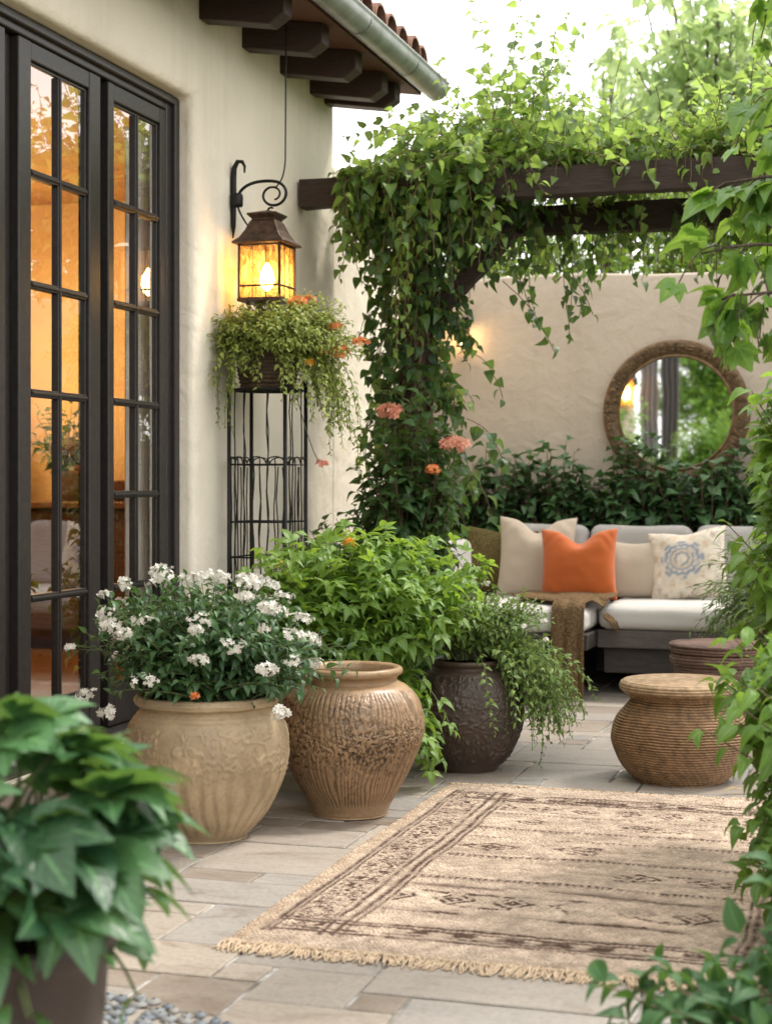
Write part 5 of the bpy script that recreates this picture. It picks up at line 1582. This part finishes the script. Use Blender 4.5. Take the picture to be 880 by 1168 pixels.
big_shrub('broadleaf_shrub', 'dark low shrub over the near right corner of the rug', (.185, 3.05, 0),
          [((-.40, -.02, .23), (.27, .24, .14), 66, .05, (.08, .14), (.0, .75), 91), ((-.28, .2, .34), (.16, .25, .22), 60, .05, (.08, .14), (.0, .8), 92)], 'ovate', M['low'])

# leaning tree with lobed leaves, upper right
mt_ = thing('young_tree', 'young tree with bright lobed leaves reaching in from the upper right', 'tree', (.345, 4.7, 0))
s_ = MB(); f_ = Foliage()
s_.tube(bez((0, 0, 0), (.05, .05, 1.3), (-.05, 0, 2.9), 14), np.linspace(.04, .018, 14), 8)
tw = MB()
for (z0, tip, n_) in ((1.3, (-.80, -.15, 1.70), 11), (1.45, (-.84, -.1, 1.84), 10), (1.5, (-.74, .2, 1.98), 8), (1.7, (-.82, .0, 2.04), 11), (1.9, (-.66, -.2, 2.16), 7), (2.0, (-.74, .3, 2.36), 7), (2.3, (-.72, .1, 2.62), 8), (1.4, (-.58, .1, 1.74), 14), (1.7, (-.58, .2, 2.05), 14), (2.0, (-.60, .1, 2.3), 14), (2.2, (-.60, .0, 2.56), 14), (1.2, (-.6, .2, 1.55), 12)):
    p = bez((0, 0, z0), (tip[0] * .5, tip[1] * .5, tip[2] + .12), tip, 12); s_.tube(p, np.linspace(.012, .003, 12), 6)
    for k in range(n_):
        t0 = rng.uniform(.55, 1.0); i_ = min(11, int(t0 * 11))
        d = p[i_] - p[max(0, i_ - 2)]; d = d / np.linalg.norm(d)
        q_ = grow(p[i_], d * .6 + rng.normal(0, .7, 3), rng.uniform(.10, .22), 6, 1.2, .25)
        f_.along(q_, .06, (.09, .175), .3, .8, .5, .45, (.2, 1), .6); tw.tube(q_, .0022, 4, False)
s_.v += []; o_ = len(s_.v); s_.f += [tuple(i + o_ for i in f) for f in tw.f]; s_.v += tw.v; s_.build('trunk', M['bark'], mt_, True); f_.build('crown', 'maple', M['right'], mt_); 

# big-leaved plant, lower left, close to the camera
FL = (-1.42, 2.32, 0)
FPX = 0
fpt = thing('garden_pot', 'plain dark brown pot under the big-leaved plant closest to the camera', 'pot', FL)
pr = spline([(.001, .002), (.13, 0), (.145, .01), (.19, .16), (.215, .34), (.222, .43), (.235, .445), (.238, .475), (.228, .485), (.21, .475), (.205, .44), (.001, .42)], 160)
link('pot_body', lathe_np(pr, 160), mat_pot('umber_glaze', (.040, .026, .020), (.012, .009, .007), .45), fpt)
soil_in(fpt, .205, .452)
bl = thing('palmate_plant', 'large green plant with big pointed palmate leaves close to the camera', 'plant', (FL[0], FL[1], .45))
f_ = Foliage(); s_ = MB()
for k in range(150):
    d = rand_dir(); d[2] = d[2] * .8 + .18
    if d[2] < -.32: continue
    rr_ = rng.uniform(.35, 1.0) ** .55
    tip = V(.0, 0, .14) + d * V(.26, .24, .285) * rr_ + rng.normal(0, .02, 3)
    b0 = V(rng.uniform(-.1, .1), rng.uniform(-.1, .1), 0)
    p = bez(b0, b0 * .5 + tip * .5 + V(0, 0, .12), tip, 8); s_.tube(p, np.linspace(.0045, .0028, 8), 5, False)
    h_ = V(d[0], d[1], 0); h_ /= np.linalg.norm(h_) + 1e-6
    T = h_ * .9 + V(0, 0, -.08 + .38 * d[2]) + rng.normal(0, .28, 3); Nn = h_ * .25 + V(0, 0, .9) + rng.normal(0, .30, 3)
    f_.put(tip[None], T[None], Nn[None], np.array([rng.uniform(.095, .172)]), np.array([np.clip(.12 + .42 * d[2] + rng.uniform(-.3, .42), 0, 1)]))
f3 = Foliage()
for k in range(26):
    a = rng.uniform(-PI, PI); el = rng.uniform(.5, 1.4)
    p = grow((.05 * math.cos(a), .05 * math.sin(a), .02), (math.cos(a) * math.cos(el), math.sin(a) * math.cos(el), math.sin(el) + .3), rng.uniform(.18, .30), 9, 1.3, .2)
    f3.along(p, .05, (.07, .12), .35, .8, .5, .25, (.1, 1), .8); s_.tube(p, .003, 5, False)
f3.build('foliage', 'ovate', M['front'], bl)
f_.build('foliage', 'palm5', M['front'], bl); s_.build('stem', M['twig'], bl, True)

# dry blade on the paving by the stool
b_ = Foliage(); b_.put(np.array([(-.60, 6.33, .012)]), np.array([(.8, .35, .12)]), np.array([(0, 0, 1.)]), np.array([.17]), np.array([.5]))
tag(b_.build('dry_leaf', 'blade', mat_leaf('straw', (.45, .30, .12), (.6, .42, .2), .1)), 'curled straw coloured dry leaf on the paving beside the rattan stool', 'leaf')

# ------------------------------------------------------------------ trees beyond the wall
def big_tree(label, loc, h, cr, n_, size, seed, mat='tree', tint=(.1, 1)):
    t = thing('garden_tree', label, 'tree', loc)
    s_ = MB(); f_ = Foliage(); rr_ = random.Random(seed)
    tr_h = h * .45
    s_.tube(bez((0, 0, 0), (.15, .1, tr_h * .6), (0, 0, tr_h * 1.5), 14), np.linspace(.17, .06, 14), 10)
    for k in range(n_):
        d = rand_dir(); d[2] = abs(d[2]) * 1.15 - .35
        r0 = rng.uniform(.45, 1.0)
        tip = V(0, 0, h - cr[2] * 1.0) + d * V(*cr) * r0 * (1 + .3 * float(fbm(d * 2, seed, 2)))
        b0 = V(0, 0, tr_h * rng.uniform(.7, 1.5))
        p = bez(b0, b0 * .4 + tip * .6 + V(0, 0, .3), tip, 9)
        s_.tube(p, np.linspace(.024, .004, 9), 5, False)
        for m_ in range(11):
            q_ = grow(p[rng.integers(3, 9)], rand_dir() + d * .3, rng.uniform(.2, .5), 6, .3, .7)
            f_.along(q_, .07, size, .05, 1.0, .2, .1, tint, .4)
    s_.build('trunk', M['bark'], t, True); f_.build('crown', 'ovate3', M[mat], t)
big_tree('green tree, painted hazy pale, rising behind the wall at the right, out of focus', (-1.55, 15.0, 0), 6.6, (1.3, 1.5, 2.1), 62, (.15, .24), 1)
big_tree('tall tree filling the upper right corner beyond the pergola', (-.2, 16.5, 0), 8.2, (2.1, 2.0, 3.0), 95, (.16, .26), 2)
big_tree('small tree top painted hazy pale just left of the tall trees beyond the wall', (-3.0, 18.0, 0), 6.6, (.8, .8, 1.5), 24, (.15, .24), 3)
# hedge further back so the gap above the wall shows foliage
for k, x in enumerate((-2.9, -1.7, -.5, .8)):
    t = thing('tall_shrub', 'loose light green shrub showing above the garden wall under the beams', 'shrub', (x, 12.6, 0), 0, 'shrubs beyond the garden wall')
    f_ = Foliage(); s_ = MB()
    crown(f_, s_, (0, 0, 0), (0, 0, 2.55), (.85, .6, 1.2), 280, .07, (.12, .19), (.25, 1), .35, .3, minz=-.8, sr=.006, seed=120 + k, base_r=.2)
    f_.build('foliage', 'ovate3', M['lush'], t); s_.build('stem', M['twig_b'], t, True)
# open garden side, plus planting added behind the camera: seen only in the mirror and the door glass
big_tree('broad green tree on the open side of the garden, reflected in the glass', (4.2, 9.5, 0), 5.0, (2.0, 2.0, 2.0), 70, (.13, .2), 7, 'right')
big_shrub('broadleaf_shrub', 'tall screen shrub against the house beyond the doors', (-2.3, 2.2, 0),
          [((0, 0, 1.5), (.6, .6, 1.0), 150, .06, (.10, .16), (.2, 1), 131), ((.1, .1, .6), (.6, .6, .5), 90, .06, (.1, .16), (0, .7), 132)], 'ovate', M['right'])

# made-up pavilion, lantern and planting added behind the camera to fill the mirror's reflection
gp = thing('added_pavilion', 'made-up pale pavilion with dark hanging drapes, added for the round mirror to reflect', 'pavilion', (-1.7, -2.6, 0))
b_ = MB(); b_.box(-1.6, -.22, -.15, .15, 0, 3.4); b_.build('pillar', M['stucco_back'], gp, bevel=.04)
b_ = MB(); b_.box(-1.7, 1.2, -.2, .2, 3.402, 3.6); b_.build('beam', M['beam'], gp, bevel=.01)
for k, (xa, xb, cc) in enumerate(((-.14, .12, (.16, .15, .15)), (.16, .42, (.05, .042, .04)))):
    b_ = MB(); pts = []
    for z in (.1, 1.7, 3.4):
        for i in range(40):
            s0 = i / 39; pts.append((xa + (xb - xa) * s0, .03 * math.sin(s0 * 22 + k), z))
    b_.add(pts, [(r0 * 40 + i, r0 * 40 + i + 1, (r0 + 1) * 40 + i + 1, (r0 + 1) * 40 + i) for r0 in range(2) for i in range(39)])
    b_.build('drape', mat_fabric('drape_cloth' + str(k), cc, 200), gp, True)
ml = thing('added_lantern', 'lit amber lantern added on the made-up pavilion for the round mirror to reflect', 'lantern', (-2.02, -2.32, 2.28))  # added lantern, out of view, lit for the mirror's reflection
b_ = MB(); b_.lathe([(.15, .36), (.13, .40), (.05, .50), (.01, .52)], 6); b_.lathe([(.12, -.01), (.12, .01)], 6); b_.tube([(0, 0, .52), (0, 0, .60), (0, -.13, .60)], .008, 6); b_.build('frame', M['copper'], ml)
b_ = MB(); b_.lathe([(.11, .012), (.12, .355)], 6, cap=False); b_.build('pane', M['amber'], ml)
b_ = MB(); b_.lathe([(.01, .08), (.05, .12), (.06, .2), (.03, .28), (.005, .3)], 14); b_.build('bulb', M['bulb_small'], ml, True)
big_tree('green tree added behind the camera for the round mirror to reflect', (-.6, -6.0, 0), 4.6, (1.8, 1.4, 1.9), 80, (.12, .2), 17, 'right')  # made-up tree, out of view, greens the mirror's reflection
big_shrub('broadleaf_shrub', 'green shrub added in front of the made-up pavilion for the round mirror to reflect', (-1.2, -1.5, 0),  # planting made up to fill the lower part of the reflection
          [((.35, 0, 1.5), (.6, .4, .75), 260, .06, (.1, .16), (.2, 1), 141), ((-.4, 0, 1.05), (.55, .4, .6), 170, .06, (.1, .16), (.1, .9), 142)], 'ovate', M['right'])
